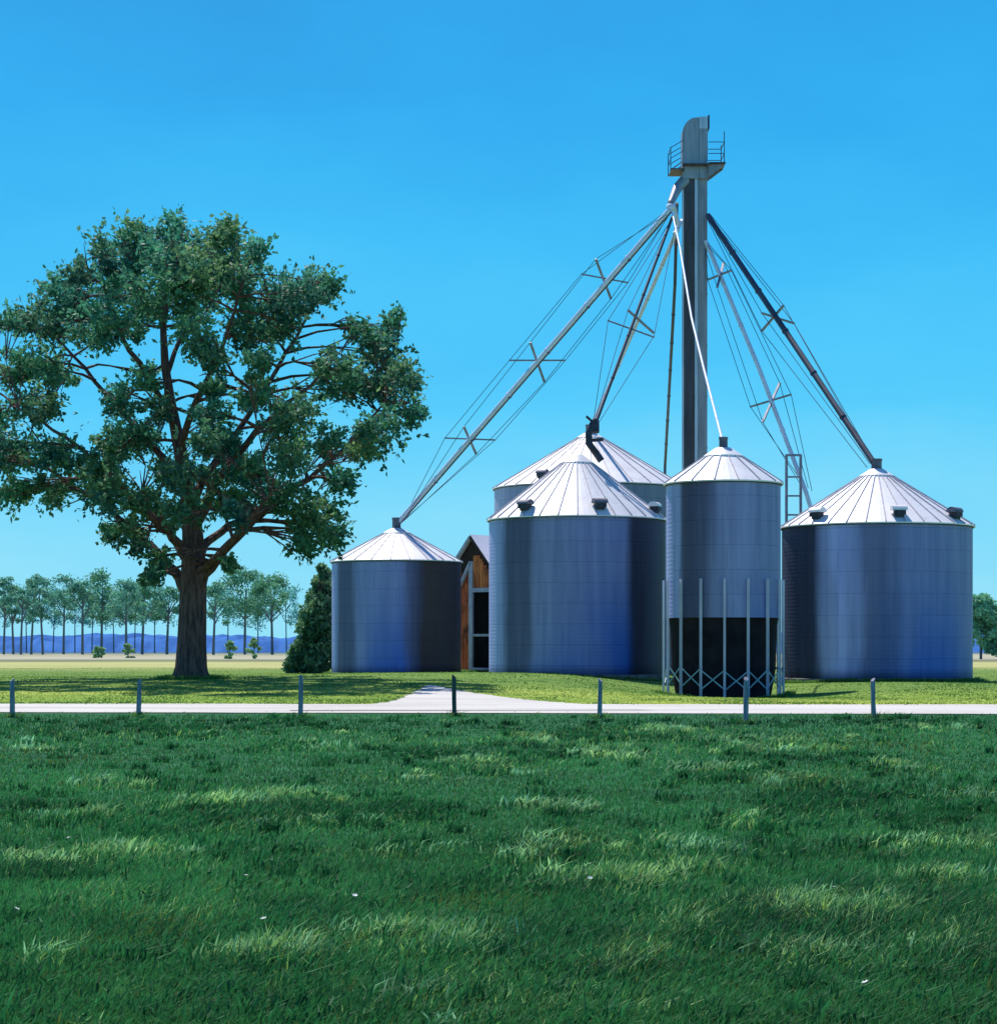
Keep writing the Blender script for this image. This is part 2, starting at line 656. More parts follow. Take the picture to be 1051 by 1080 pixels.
def on_gravel(x, y):
    road = (y > front_edge(x)) & (y < back_edge(x))
    out = road.copy()
    ya, xa = A[:, 1], A[:, 0]
    yb, xb = B[:, 1], B[:, 0]
    o1, o2 = np.argsort(ya), np.argsort(yb)
    xl = np.interp(y, ya[o1], xa[o1])
    xr = np.interp(y, yb[o2], xb[o2])
    out |= (y > 58) & (y < ya.max()) & (x > xl) & (x < xr)
    return out


# far blue rise behind the tree row
hx = np.linspace(-420, 420, 1200)
prof = np.array([0, 1.0, 1.25, 1.0, 0])
hy = np.array([640, 655, 700, 760, 800.])
top = 4.6 + 2.0 * (fbm(hx * .02 + 5, hx * 0 + 1.5) - .5) + 3.2 * (fbm(hx * .34, hx * 0 + 8.5, 3) - .5)
HZv = prof[:, None] * top[None] - .3
HXv = np.repeat(hx[None], 5, 0)
HYv = hy[:, None] + 12 * (fbm(HXv * .1, hy[:, None] * .1 + 3) - .5)
idx = np.arange(HXv.size).reshape(5, 1200)
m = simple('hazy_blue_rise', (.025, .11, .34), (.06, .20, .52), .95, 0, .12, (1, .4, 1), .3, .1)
hl = np_mesh('far_hills', np.c_[HXv.ravel(), HYv.ravel(), HZv.ravel()], QF(idx), m, smooth=True)
tag(hl, kind='structure')


# ------------------------------------------------------------------ silos
def ring_wall(name, R, z0, z1, mat, parent, seg=128, rows=10):
    """cylinder wall with UV (arc length, height)"""
    vs, fs, uvs = [], [], []
    for j in range(rows + 1):
        z = z0 + (z1 - z0) * j / rows
        for k in range(seg + 1):
            a = 2 * PI * k / seg
            vs.append((R * math.cos(a), R * math.sin(a), z))
            uvs.append((a * R, z))
    s = seg + 1
    for j in range(rows):
        for k in range(seg):
            fs.append((j * s + k, j * s + k + 1, (j + 1) * s + k + 1, (j + 1) * s + k))
    me = bpy.data.meshes.new(name)
    me.from_pydata(vs, [], fs)
    uvl = me.uv_layers.new(name='UVMap')
    li = np.empty(len(me.loops), np.int32)
    me.loops.foreach_get('vertex_index', li)
    uvl.data.foreach_set('uv', np.array(uvs, np.float32)[li].ravel())
    me.polygons.foreach_set('use_smooth', [True] * len(fs))
    me.materials.append(mat)
    o = bpy.data.objects.new(name, me)
    COL.objects.link(o)
    o.parent = parent
    return o


def silo(c_px, hw, d, eave, apex, label, mat, vents=(), ribs=26, cap=(None, None), base_drop=.5, collar=True, hopper=None, phase=0.0, group='round metal grain silos'):
    R = hw * d / F
    x = X(c_px, d)
    zg = tz(x, d - R)
    root = thing('grain_silo', (x, d, zg), label, 'silo', group)
    ze = at(0, eave, d).z - zg
    za = at(0, apex, d).z - zg
    z0 = -base_drop if hopper is None else hopper
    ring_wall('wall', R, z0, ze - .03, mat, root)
    ov = R + .13
    rt = .38
    # dark eave band, also colouring in the shadow line under the roof edge
    MB().lathe([(R + .015, ze - .17), (R + .05, ze - .17), (R + .05, ze - .05), (R + .015, ze - .05)], 96).build('eave_band', M['dark_steel'], root)
    if hopper is None:
        MB().lathe([(R + .01, -.4), (R + .22, -.4), (R + .20, .09), (R + .005, .12)], 72, smooth=False).build('foundation', M['concrete'], root)
    rf = MB()
    sl_ = (za - ze) / (R - rt)
    nseg = ribs * 3
    prof = [(R - .1, ze - .02), (ov, ze - .10), (ov, ze - .05)]
    for i in range(1, 9):
        rr = ov + (rt - ov) * i / 8
        prof.append((rr, za - (rr - rt) * sl_ + .03))
    prof[2] = (ov, za - (ov - rt) * sl_ + .02)
    prof[1] = (ov, prof[2][1] - .06)
    prof[0] = (R - .1, prof[1][1] + .01)
    rf.lathe(prof, nseg, smooth=False)
    for k in range(ribs):
        a = 2 * PI * (k + .35 + phase) / ribs
        ca, sa = math.cos(a), math.sin(a)
        p = [Vector((rr * ca, rr * sa, za - (rr - rt) * sl_ + .055)) for rr in (ov + .01, (ov + rt) / 2, rt + .15)]
        rf.bar(p[0], p[1], .04, .06, 1)
        rf.bar(p[1], p[2], .04, .06, 1)
    if collar:
        rc = rt + .55
        zc = za - (rc - rt) * sl_
        rf.lathe([(rc, zc + .03), (rc, zc + .10), (rt - .02, za + .11), (rt - .02, za + .03)], 40, smooth=False)
    rf.build('roof', [M['roof'], M['rib']], root)
    if cap[0]:
        cw, ctop = cap
        rw = cw / 2 * d / F
        h = at(0, ctop, d).z - zg
        cb = MB()
        cb.lathe([(rw * 1.15, za - .05), (rw * 1.15, za + .14), (rw, za + .16), (rw, h - .1), (rw * 1.1, h - .1), (rw * 1.1, h), (0.001, h + .02)], 20, smooth=False)
        cb.build('filler_cap', M['cap'], root)
    for (vpx, vpy, style) in vents:
        # direction on the roof: front half, radius from the silhouette row
        vx = X(vpx, d - R * .85) - x
        rr = R * .925
        vx = max(-rr * .98, min(rr * .98, vx))
        vy = -math.sqrt(max(rr * rr - vx * vx, 0.0))
        ang = math.atan2(vy, vx)
        zb = za - (rr - rt) * sl_ + .05
        rad = Vector((math.cos(ang), math.sin(ang), 0))
        tan_ = Vector((-rad.y, rad.x, 0))
        Rm = Matrix((tan_, rad, Vector((0, 0, 1)))).transposed()
        P = Vector((rr * math.cos(ang), rr * math.sin(ang), zb))
        v = MB()
        v.box(P + Vector((0, 0, .12)), (.46, .40, .42), mat=Rm, mi=1)
        hood = []
        for q in range(9):
            t = q / 8 * PI
            hood.append(P + rad * (.30 - .42 * (1 - math.cos(t)) / 1.4) * 1.0 + Vector((0, 0, .26 + .26 * math.sin(t))) - tan_ * .38)
        v.prism(hood, tan_ * .76, 0)
        v.box(P + rad * .26 + Vector((0, 0, .14)), (.6, .06, .22), mat=Rm, mi=1)
        o = v.build('roof_vent', [M['roof'] if style == 'w' else M['cap'], M['dark_steel']], root)
    return root, x, R, zg, ze, za


HUE, LITE, BLUE = (.35, .385, .76), (.49, .515, .92), (.07, .24, .92)
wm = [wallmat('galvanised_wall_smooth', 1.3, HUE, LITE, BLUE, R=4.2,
              shade_bands=((0, .2), (.5, 1), (.565, .8), (.595, .26), (.63, .26), (.665, .62), (.77, .66), (.80, .22), (.84, .10), (1, .08)),
              reflection_blues=((0, 0), (.66, 0), (.71, .6), (.77, .75), (.80, .0), (1, 0)),
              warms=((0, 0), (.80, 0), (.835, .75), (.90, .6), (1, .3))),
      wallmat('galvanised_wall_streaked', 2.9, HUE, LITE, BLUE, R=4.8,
              shade_bands=((0, .1), (.5, 1), (.56, .9), (.585, .75), (.61, .22), (.655, .26), (.68, .64), (.77, .58), (.835, .5), (.865, .06), (.92, .10), (1, .02)),
              reflection_blues=((0, 0), (.66, .0), (.74, .25), (.81, .95), (.85, 1), (.87, 0), (1, 0))),
      wallmat('galvanised_wall_panelled', 4.2, (.36, .40, .60), (.52, .56, .74), (.30, .40, .66), R=6.5, shade_bands=((0, .5), (.5, .9), (.7, .5), (1, .4))),
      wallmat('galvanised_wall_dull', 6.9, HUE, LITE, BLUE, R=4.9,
              shade_bands=((0, .6), (.5, .12), (.605, .08), (.635, .7), (.66, 1), (.69, .75), (.71, .38), (.735, .36), (.77, .56), (.88, .52), (.95, .48), (1, .9)),
              reflection_blues=((0, 0), (.69, .0), (.75, .55), (.84, .62), (.90, .15), (1, 0))),
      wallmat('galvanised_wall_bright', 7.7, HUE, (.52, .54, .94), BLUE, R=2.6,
              shade_bands=((0, .7), (.5, 1), (.59, .8), (.615, .18), (.68, .22), (.72, .5), (.78, .62), (.84, .5), (.93, .5), (.97, .9), (1, .9)),
              reflection_blues=((0, 0), (.78, 0), (.83, .75), (.91, .8), (.95, .1), (1, 0)))]
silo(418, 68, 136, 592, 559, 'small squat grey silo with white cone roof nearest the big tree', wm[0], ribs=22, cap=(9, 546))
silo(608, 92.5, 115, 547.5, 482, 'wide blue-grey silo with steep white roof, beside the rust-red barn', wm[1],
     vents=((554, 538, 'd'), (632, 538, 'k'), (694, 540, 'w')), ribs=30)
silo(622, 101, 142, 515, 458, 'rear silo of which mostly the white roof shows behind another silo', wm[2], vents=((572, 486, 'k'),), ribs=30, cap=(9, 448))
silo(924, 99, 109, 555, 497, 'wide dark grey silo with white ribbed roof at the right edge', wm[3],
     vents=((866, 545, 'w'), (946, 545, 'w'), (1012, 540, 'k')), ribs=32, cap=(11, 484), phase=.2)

# the tall bin standing on legs over its hopper
hd = 95.0
hz_g = tz(X(762.5, hd), hd - 2.6)
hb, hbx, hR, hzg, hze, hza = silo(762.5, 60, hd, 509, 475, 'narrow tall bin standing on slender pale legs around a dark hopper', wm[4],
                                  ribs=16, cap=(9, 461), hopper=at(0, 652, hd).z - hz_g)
zbot = at(0, 652, hd).z - hzg
MB().lathe([(hR - .04, zbot + .02), (hR * .96, zbot - .05), (hR * .93, zbot - .45), (hR * .915, zbot - 2.3), (hR * .80, -.35)], 64).build('hopper', M['shade_shell'], hb)  # black skirt shaped to stand in for the deep shade around the hopper
ztop = at(0, 612, hd).z - hzg
LA = [math.radians(-90 - 5 + 22.5 * k) for k in range(16)]
lr = hR + .09
feet = []
for k, a in enumerate(LA):
    p = Vector((lr * math.cos(a), lr * math.sin(a), 0))
    zf = tz(hbx + p.x, hd + p.y) - hzg - .12
    lg = MB()
    tdir = Vector((-math.sin(a), math.cos(a), 0))
    rd = Vector((math.cos(a), math.sin(a), 0))
    # channel section: web and two flanges
    Rm = Matrix((tdir, rd, Vector((0, 0, 1)))).transposed()
    hgt = ztop - zf
    lg.box(p + Vector((0, 0, zf + hgt / 2)), (.085, .03, hgt), mat=Rm)
    lg.box(p + rd * .04 + tdir * .0425 + Vector((0, 0, zf + hgt / 2)), (.016, .09, hgt), mat=Rm)
    lg.box(p + rd * .04 - tdir * .0425 + Vector((0, 0, zf + hgt / 2)), (.016, .09, hgt), mat=Rm)
    lg.box(p + Vector((0, 0, zf + .10)), (.26, .24, .03), mat=Rm)
    lg.build('leg', M['leg_steel'], hb)
    feet.append((p, zf))
for k in range(16):
    (p, zf), (q, zq) = feet[k], feet[(k + 1) % 16]
    z = max(zf, zq) + .55
    br = MB()
    o1 = Vector((p.x, p.y, 0)).normalized() * .05
    br.bar(p + o1 + Vector((0, 0, z)), q + o1 + Vector((0, 0, z + .85)), .03, .055)
    br.bar(p - o1 * .3 + Vector((0, 0, z + .85)), q - o1 * .3 + Vector((0, 0, z)), .03, .055)
    br.build('cross_brace', M['brace_steel'], hb)

# ------------------------------------------------------------------ bucket elevator tower
td = 125.0
tx = X(732, td)
tb = tz(tx, td)
tw = thing('grain_elevator', (tx, td, tb), 'tall slim steel elevator leg with railed platform near its top', 'grain elevator')
T = lambda px, py, dd=0.0: at(px, py, td + dd) - Vector((tx, td, tb))
pxm = td / F
zt = T(0, 185).z
for x0, x1, mt, dy in ((719.5, 731.3, 'tower_dark', 0), (732.2, 745, 'tower_mid', .05)):
    lg = MB()
    cx, wd = T((x0 + x1) / 2, 0).x, (x1 - x0) * pxm
    lg.box((cx, dy, (zt - .4) / 2), (wd, .75, zt + .4))
    z = 1.5
    while z < zt:                                   # bolted flanges every 3 m
        lg.box((cx, dy, z), (wd + .035, .81, .09))
        z += 3.05
    lg.build('trunking', M[mt], tw)
cr_ = MB()
for px, wd in ((719.2, 2.0), (733.2, 3.0)):
    cr_.box((T(px, 0).x, -.40, zt / 2), (wd * pxm, .05, zt - .1))
cr_.build('lit_edge_strip', M['tower_light'], tw)  # pale strips stand in for the sunlit side faces of the legs
# head housing: rounded on the upper left, flat on the right
hp = []
xl, xr_, zbm, ztp = T(718.5, 0).x, T(736, 0).x, T(0, 190).z, T(0, 126).z
hp += [(xr_, -.55, zbm), (xl, -.55, zbm)]
for q in range(8):
    t = q / 7 * PI / 2
    hp.append((xr_ - .15 - (xr_ - .15 - xl) * math.cos(t), -.55, ztp - 1.0 + 1.0 * math.sin(t)))
hp.append((xr_, -.55, ztp))
hd_ = MB()
hd_.prism([(x, y, z) for x, y, z in hp], (0, 1.2, 0))
hd_.build('head_housing', M['tower_mid'], tw)
ds = MB()
x0, x1 = T(736.2, 0).x, T(745, 0).x
ds.box(((x0 + x1) / 2, -.02, (T(0, 138).z + zbm) / 2), (x1 - x0, 1.16, T(0, 138).z - zbm))
ds.build('head_panel', M['tower_mid'], tw)
ds = MB()
ds.box(((x0 + x1) / 2, -.02, (T(0, 138).z + T(0, 125.5).z) / 2 + .003), (x1 - x0, 1.18, T(0, 125.5).z - T(0, 138).z))
ds.build('head_cover', M['tower_light'], tw)
ds = MB()
ds.box((x1 + .06, 0, T(0, 131).z), (.09, 1.3, .8))
ds.build('head_flange', M['dark_steel'], tw)
# platform with brackets
dk = MB()
zd = T(0, 176).z
dk.box((T(713, 0).x, -.15, zd - .35), (14 * pxm, 1.9, .07))
dk.box((T(754, 0).x, -.15, zd + .02), (18 * pxm, 1.9, .07))
dk.box((T(732, 0).x, -.85, zd - .05), (28 * pxm, .5, .07))
dk.build('platform', M['tower_dark'], tw)
for yy in (-.85, .6):
    MB().prism([(T(745.2, 0).x, yy, T(0, 176.6).z), (T(745.2, 0).x, yy, T(0, 190).z), (T(763, 0).x, yy, T(0, 176.6).z)], (0, .06, 0)).build('bracket', M['tower_mid'], tw)
    MB().bar((T(705, 0).x, yy, T(0, 183).z), (T(719, 0).x, yy, T(0, 173).z), .07).build('strut', M['tower_mid'], tw)
for px, pe, ry, posts_ in ((705.5, 719, (160, 171), ((-1.05, 183, 159), (.75, 183, 159))), (761.5, 745, (154, 166), ((-1.05, 177, 143), (.75, 177, 150)))):
    rl = MB()
    for yy, z0p, z1p in posts_:
        rl.bar((T(px, 0).x, yy, T(0, z0p).z), (T(px, 0).x, yy, T(0, z1p).z), .05)
    for r0 in ry:
        up = 8 if px < 730 else 0
        for yy in (-1.05, .75):
            rl.bar((T(px, 0).x, yy, T(0, r0).z), (T(pe, 0).x, yy, T(0, r0 - up).z), .04)
        rl.bar((T(px, 0).x, -1.05, T(0, r0).z), (T(px, 0).x, .75, T(0, r0).z), .04)
    rl.build('railing', M['cable'], tw)
# chute and distributor below the head
ch = MB()
ch.tube([T(722, 190, -.2), T(714, 198, -.6), T(707, 214, -1.6)], [.34, .30, .20], 12)
ch.build('discharge_chute', M['pipe_mid'], tw)
dist = MB()
p = T(707.5, 217, -1.7)
dist.lathe([(.05, .12), (.26, .08), (.30, -.12), (.20, -.28), (.02, -.3)], 16, c=p)
dist.bar(T(711, 219, -1.6), T(716, 240, -1.0), .16)
dist.bar(T(719, 232, -.5), T(711, 246, -1.3), .16)
dist.build('distributor', M['pipe_light'], tw)


# ------------------------------------------------------------------ spouts with their trusses
def lerp3(a, b, t):
    return a + (b - a) * t


def spout(label, path, r, mat, arms=(), cables=(), extra=None, seg=18):
    """path: (px,py,d) stations; arms: ((px0,py0),(px1,py1)); cables: pixel polylines at the depth of the pipe"""
    P = [at(*q) for q in path]
    root = thing('grain_spout', P[0], label, 'spout', 'spouts fanning out from the elevator')
    o0 = P[0]

    def depth(px, py):
        best = None
        for (a, b) in zip(path[:-1], path[1:]):
            ax, ay = a[0], a[1]
            dx, dy = b[0] - ax, b[1] - ay
            t = max(0, min(1, ((px - ax) * dx + (py - ay) * dy) / (dx * dx + dy * dy)))
            e = (ax + dx * t - px) ** 2 + (ay + dy * t - py) ** 2
            if best is None or e < best[0]:
                best = (e, a[2] + (b[2] - a[2]) * t)
        return best[1]
    pm = MB()
    run = []
    for a, b in zip(P[:-1], P[1:]):
        k = max(2, int((b - a).length / .6))
        run += [lerp3(a, b, i / k) - o0 for i in range(k)]
    run.append(P[-1] - o0)
    pm.tube(run, r, seg, smooth=False)
    # bolted pipe collars
    for a, b in zip(P[:-1], P[1:]):
        L = (b - a).length
        n = int(L / 4)
        for i in range(1, n + 1):
            c = lerp3(a, b, i / (n + 1)) - o0
            dvec = (b - a).normalized() * .05
            pm.tube([c - dvec, c + dvec], r * 1.22, seg, smooth=False)
    if isinstance(mat, tuple):                      # lit upper side and shaded underside painted as two colours
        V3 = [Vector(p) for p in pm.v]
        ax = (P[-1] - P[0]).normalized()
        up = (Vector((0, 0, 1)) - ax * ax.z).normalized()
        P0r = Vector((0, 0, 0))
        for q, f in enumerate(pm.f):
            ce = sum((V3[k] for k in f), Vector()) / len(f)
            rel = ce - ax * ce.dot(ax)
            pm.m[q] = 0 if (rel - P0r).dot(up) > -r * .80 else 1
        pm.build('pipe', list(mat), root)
    else:
        pm.build('pipe', mat, root)
    for i, (a, b) in enumerate(arms):
        mid = ((a[0] + b[0]) / 2, (a[1] + b[1]) / 2)
        dd = depth(*mid)
        tilt = .9 if i % 2 else -.9
        am = MB()
        am.bar(at(a[0], a[1], dd - tilt) - o0, at(b[0], b[1], dd + tilt) - o0, .13, .09)
        am.build('cross_arm', M['arm'], root)
    for j, cb in enumerate(cables):
        pts = []
        for (px, py) in cb:
            pts.append(at(px, py, depth(px, py) + (-.5 if j % 2 else .5)) - o0)
        c = MB()
        c.tube(pts, .020, 5)
        c.build('guy_cable', M['cable'], root)
    if extra:
        extra(root, o0)
    return root


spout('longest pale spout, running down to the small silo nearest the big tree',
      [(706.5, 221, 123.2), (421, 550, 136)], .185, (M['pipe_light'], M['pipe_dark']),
      arms=(((613, 289), (662, 298)), ((628, 273), (644, 315)),
            ((537, 380), (596, 380)), ((559, 361), (574, 403)),
            ((469, 462), (522, 464)), ((489, 450), (502, 479))),
      cables=([(702, 223), (613, 289), (537, 380), (469, 462), (426, 546)],
              [(703, 226), (628, 273), (559, 361), (489, 450), (426, 548)],
              [(704, 228), (662, 298), (596, 380), (522, 464), (425, 549)],
              [(704, 229), (644, 315), (574, 403), (502, 479), (425, 550)]))


def elbow(root, o0):
    e = MB()
    e.tube([at(628.5, 443, 115.4) - o0, at(624, 449, 115.3) - o0, at(620.5, 457, 115.2) - o0, at(621, 468, 115) - o0, at(627, 476, 115) - o0, at(634, 486, 115) - o0], .20, 10)
    e.bar(at(620, 464.5, 115) - o0, at(636, 463.5, 115) - o0, .22, .18)
    e.bar(at(618, 439, 115.3) - o0, at(627, 447, 115.3) - o0, .20, .12)
    e.tube([at(627, 444, 115.4) - o0, at(627, 456, 115.3) - o0], .26, 10)
    e.build('elbow', M['dark_steel'], root)


spout('thin dark spout with one grey cross, ending in an elbow above the wide centre silo',
      [(709, 228, 123.4), (629, 444, 115.4)], .085, M['pipe_dark'],
      arms=(((641, 338), (689.5, 355.5)), ((662, 327), (689, 351))),
      cables=([(706, 234), (641, 338), (626, 442)], [(712, 236), (689.5, 354), (631, 446)], [(708, 232), (662, 327), (628, 440)]),
      extra=elbow)
spout('thin pale spout dropping close beside the dark one to the rear silo roof',
      [(715, 240, 123.8), (624.5, 448, 141.5)], .12, M['pipe_light'])
spout('thin dark steep pipe just left of the elevator tower',
      [(713.5, 214, 124.2), (711.5, 300, 128), (701, 492, 151), (699, 716, 151)], .10, M['pipe_dark'])
spout('thin pale spout crossing in front of the elevator tower to the legged bin',
      [(709, 225, 123), (717, 262, 119.5), (729, 335, 112), (741, 385, 106), (761, 463, 95)], .06, M['pipe_light'])
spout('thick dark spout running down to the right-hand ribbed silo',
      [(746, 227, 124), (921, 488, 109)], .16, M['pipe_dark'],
      arms=(((803, 349), (826, 322)), ((803, 330), (837, 341))),
      cables=([(748, 225), (826, 322), (918, 485)], [(746, 232), (803, 349), (850, 410), (914, 493)], [(747, 227), (837, 341), (920, 484)], [(746, 230), (803, 330), (917, 489)]))
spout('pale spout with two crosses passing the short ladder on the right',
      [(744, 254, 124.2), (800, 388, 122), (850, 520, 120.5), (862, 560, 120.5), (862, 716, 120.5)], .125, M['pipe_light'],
      arms=(((746, 295), (771, 285)), ((756, 303), (763, 277)), ((791, 429), (834, 416)), ((804, 445), (822, 404))),
      cables=([(743, 262), (746, 295), (791, 429), (848, 512)], [(745, 258), (763, 277), (822, 404), (852, 515)],
              [(744, 264), (756, 303), (804, 445), (848, 518)], [(746, 256), (771, 285), (834, 416), (856, 518)]))

# ladder standing behind the right silo
ld = 119.0
lx = at(829, 720, ld)
lad = thing('ladder', (lx.x, ld, tz(lx.x, ld)), 'short steel ladder top showing between the legged bin and the right silo', 'ladder')
Lo = Vector(lad.location)
q = MB()
for px in (829, 844):
    q.bar(at(px, 480, ld) - Lo, Vector((X(px, ld), ld, -.1)) - Lo, .15, .12)
q.bar(at(828, 480, ld) - Lo, at(845, 480, ld) - Lo, .14, .12)
q.build('side_rail', M['arm'], lad)
for py in range(503, 716, 20):
    MB().bar(at(829, py, ld) - Lo, at(844, py, ld) - Lo, .11, .09).build('rung', M['arm'], lad)

# ------------------------------------------------------------------ barn between the silos
bd = 147.0
bo = at(499, 700, bd)
bo.z = tz(bo.x, bo.y)
bn = thing('barn', bo, 'narrow rust-red open barn with white trim squeezed between two silos', 'barn')
th = math.radians(-40)
bn.rotation_euler = (0, 0, th)
sc_ = bd / F
BX = lambda px: (px - 499) * sc_ / math.cos(th)          # along the gable
BZ = lambda py: at(0, py, bd).z - bo.z
hwB, zr, zeB, LB = 2.15, BZ(566), BZ(604), 7.0
zlow = -.3
bw_ = MB()
for s in (-1, 1):                                       # side walls
    bw_.box((s * (hwB - .08), LB / 2 + .2, (zeB + zlow) / 2), (.12, LB - .2, zeB - zlow))
bw_.box((0, LB, (zeB + zlow) / 2), (2 * hwB - .3, .12, zeB - zlow))
bw_.box((0, 1.8, (zeB + zlow) / 2 + .4), (2 * hwB - .4, .1, zeB - zlow))
bw_.build('interior_wall', M['interior'], bn)
rfb = MB()
for s in (-1, 1):
    n_ = Vector((s * (zr - zeB), 0, hwB)).normalized() * .09
    a, b2 = Vector((0, -.35, zr)), Vector((s * (hwB + .25), -.35, zr - (zr - zeB) * (hwB + .25) / hwB))
    rfb.prism([a, b2, b2 + n_, a + Vector((0, 0, n_.length / (hwB / math.hypot(zr - zeB, hwB))))], (0, LB + .7, 0))
rfb.build('roof', M['barn_roof'], bn)
# gable head (dark boards), left boarded bay, right orange boards
MB().prism([(-hwB + .02, 0, zeB - .02), (0, 0, zr - .03), (hwB - .02, 0, zeB - .02)], (0, .1, 0)).build('gable', M['barn_brown'], bn)
lb = MB()
xs = np.linspace(BX(484), BX(495.6), 7)
for a, b2 in zip(xs[:-1], xs[1:]):
    lb.box(((a + b2) / 2, .06 + random.uniform(-.012, .012), (zlow + zeB) / 2), ((b2 - a) - .012, .06, zeB - zlow - .05))
lb.build('siding', M['barn_red'], bn)
ub = MB()
xs = np.linspace(BX(499.5), BX(516), 8)
for a, b2 in zip(xs[:-1], xs[1:]):
    ztop_ = min(zr - (zr - zeB) * abs(b2) / hwB - .55, BZ(586))
    ub.box(((a + b2) / 2, -.045 + random.uniform(-.01, .01), (ztop_ + BZ(622)) / 2), ((b2 - a) - .015, .05, ztop_ - BZ(622)))
ub.build('upper_siding', M['barn_orange'], bn)
MB().box((BX(497.2), -.06, (BZ(592) + zlow) / 2), (4.0 * sc_ / math.cos(th), .16, BZ(592) - zlow)).build('post', M['white_trim'], bn)
MB().bar((BX(485.2), -.12, BZ(620)), (BX(497), -.12, BZ(593)), .14, .26, up=(0, -1, 0)).build('brace', M['white_trim'], bn)
for py, hgt in ((622.5, 4.5), (670, 2.6), (705.5, 2.4)):
    MB().box(((BX(499.2) + BX(519)) / 2, -.05, BZ(py)), (BX(519) - BX(499.2), .14, hgt * sc_)).build('beam', M['white_trim'], bn)
for s in (-1, 1):
    MB().bar((0, -.40, zr - .02), (s * (hwB + .22), -.40, zr - .02 - (zr - zeB) * (hwB + .22) / hwB), .05, .20, up=(0, 0, 1)).build('rake_board', M['white_trim'] if s < 0 else M['barn_brown'], bn)

# ------------------------------------------------------------------ fence posts
posts = [(13, 717, 757, 0, 'grey wooden fence post standing at the left edge of the field', 0),
         (146, 718, 756, .6, 'slim grey fence post left of the big tree trunk, before the gravel road', 0),
         (317, 714, 757, .2, 'grey fence post in front of the dark shrub and the edge of tree shade', 0),
         (479, 713.5, 756, -.3, 'dark mossy fence post in front of the driveway mouth', 1),
         (632, 717, 758, .4, 'grey fence post standing in front of the wide centre silo', 0),
         (786, 716, 764, .3, 'tallest grey fence post, in front of the legged bin', 0),
         (921, 717, 757.5, -.5, 'slim fence post in front of the wide right-hand silo', 0)]
for i, (px, pt, pb, lean, lab, dk_) in enumerate(posts):
    d = CH * F / (pb - HZ)
    x = X(px, d)
    h = (pb - pt) * d / F
    mb = MB()
    rw = .058 + .008 * random.random()
    n = 8
    rings = []
    zs = [-.25, .0, .15, .4 * h, .7 * h, h * .96, h]
    for j, z in enumerate(zs):
        k = 1.12 if j < 2 else 1 - .12 * j / len(zs)
        ofs = lean * .045 * z / h
        rings.append([(ofs + rw * k * math.cos(2 * PI * t / n + .4) * (1 + random.uniform(-.1, .1)),
                       rw * k * math.sin(2 * PI * t / n + .4) * (1 + random.uniform(-.1, .1)),
                       z + (.05 * math.cos(2 * PI * t / n + i) if j == len(zs) - 1 else 0)) for t in range(n)])
    vs = [p for r_ in rings for p in r_]
    fs = [(j * n + t, j * n + (t + 1) % n, (j + 1) * n + (t + 1) % n, (j + 1) * n + t) for j in range(len(zs) - 1) for t in range(n)]
    fs.append(tuple((len(zs) - 1) * n + t for t in range(n)))
    mb.add(vs, fs, 0, False)
    o = mb.build('fence_post', M['post_dark' if dk_ else 'post'])
    o.location = (x, d, tz(x, d))
    tag(o, lab, 'fence post', 'posts along the field edge')


# ------------------------------------------------------------------ foliage
def leaves(centers, out, sizes, cols, up_bias=.5, width=.55, droop=.0, rng=RNG):
    """diamond-shaped folded leaves; returns V, F, C"""
    n = len(centers)
    rnd = rng.normal(size=(n, 3))
    d = out * .8 + rnd * .75
    d[:, 2] -= droop
    d /= np.linalg.norm(d, axis=1)[:, None] + 1e-9
    nrm = rng.normal(size=(n, 3)) * .8 + out * .35
    nrm[:, 2] += up_bias
    s = np.cross(d, nrm)
    s /= np.linalg.norm(s, axis=1)[:, None] + 1e-9
    nn = np.cross(s, d)
    L = sizes[:, None]
    p0 = centers - d * L * .5
    p2 = centers + d * L * .5
    mid = centers - d * L * .05 - nn * L * .10
    p1 = mid + s * L * width * .5 + nn * L * .06
    p3 = mid - s * L * width * .5 + nn * L * .06
    V = np.stack([p0, p1, p2, p3], 1).reshape(-1, 3)
    FA = np.arange(4 * n).reshape(n, 4)
    C = np.repeat(cols, 4, 0)
    return V, FA, C


def blob(n, rad, rng=RNG, shell=.55):
    v = rng.normal(size=(n, 3))
    v /= np.linalg.norm(v, axis=1)[:, None]
    r = rng.random(n) ** shell
    return v * r[:, None] * np.asarray(rad)[None], v


# ---- the big shade tree
TD = 91.0
txp = X(201, TD)
tzg = tz(txp, TD)
big = thing('shade_tree', (txp, TD, tzg), 'big spreading leafy tree with thick dark trunk, casting shade on the lawn', 'tree')
TO = Vector((txp, TD, tzg))
P = lambda px, py, dy=0.0: at(px, py, TD + dy) - TO
PX = TD / F
wood = MB()
trunk_pts = [(201, 727, 0), (201, 716, 0), (201.5, 703, 0), (202, 680, 0), (203, 650, 0), (204, 615, 0), (204, 580, 0), (202, 545, .2), (196, 505, .4), (188, 465, .5), (180, 425, .4), (174, 385, .2), (172, 345, .1), (176, 300, 0), (182, 262, 0)]
trunk_r = [23, 20, 17, 15.5, 14.8, 14, 12.2, 10, 8.2, 6.8, 5.4, 4.4, 3.4, 2.4, 1.4]
wood.tube([P(*q) for q in trunk_pts], [r_ * PX for r_ in trunk_r], 20)
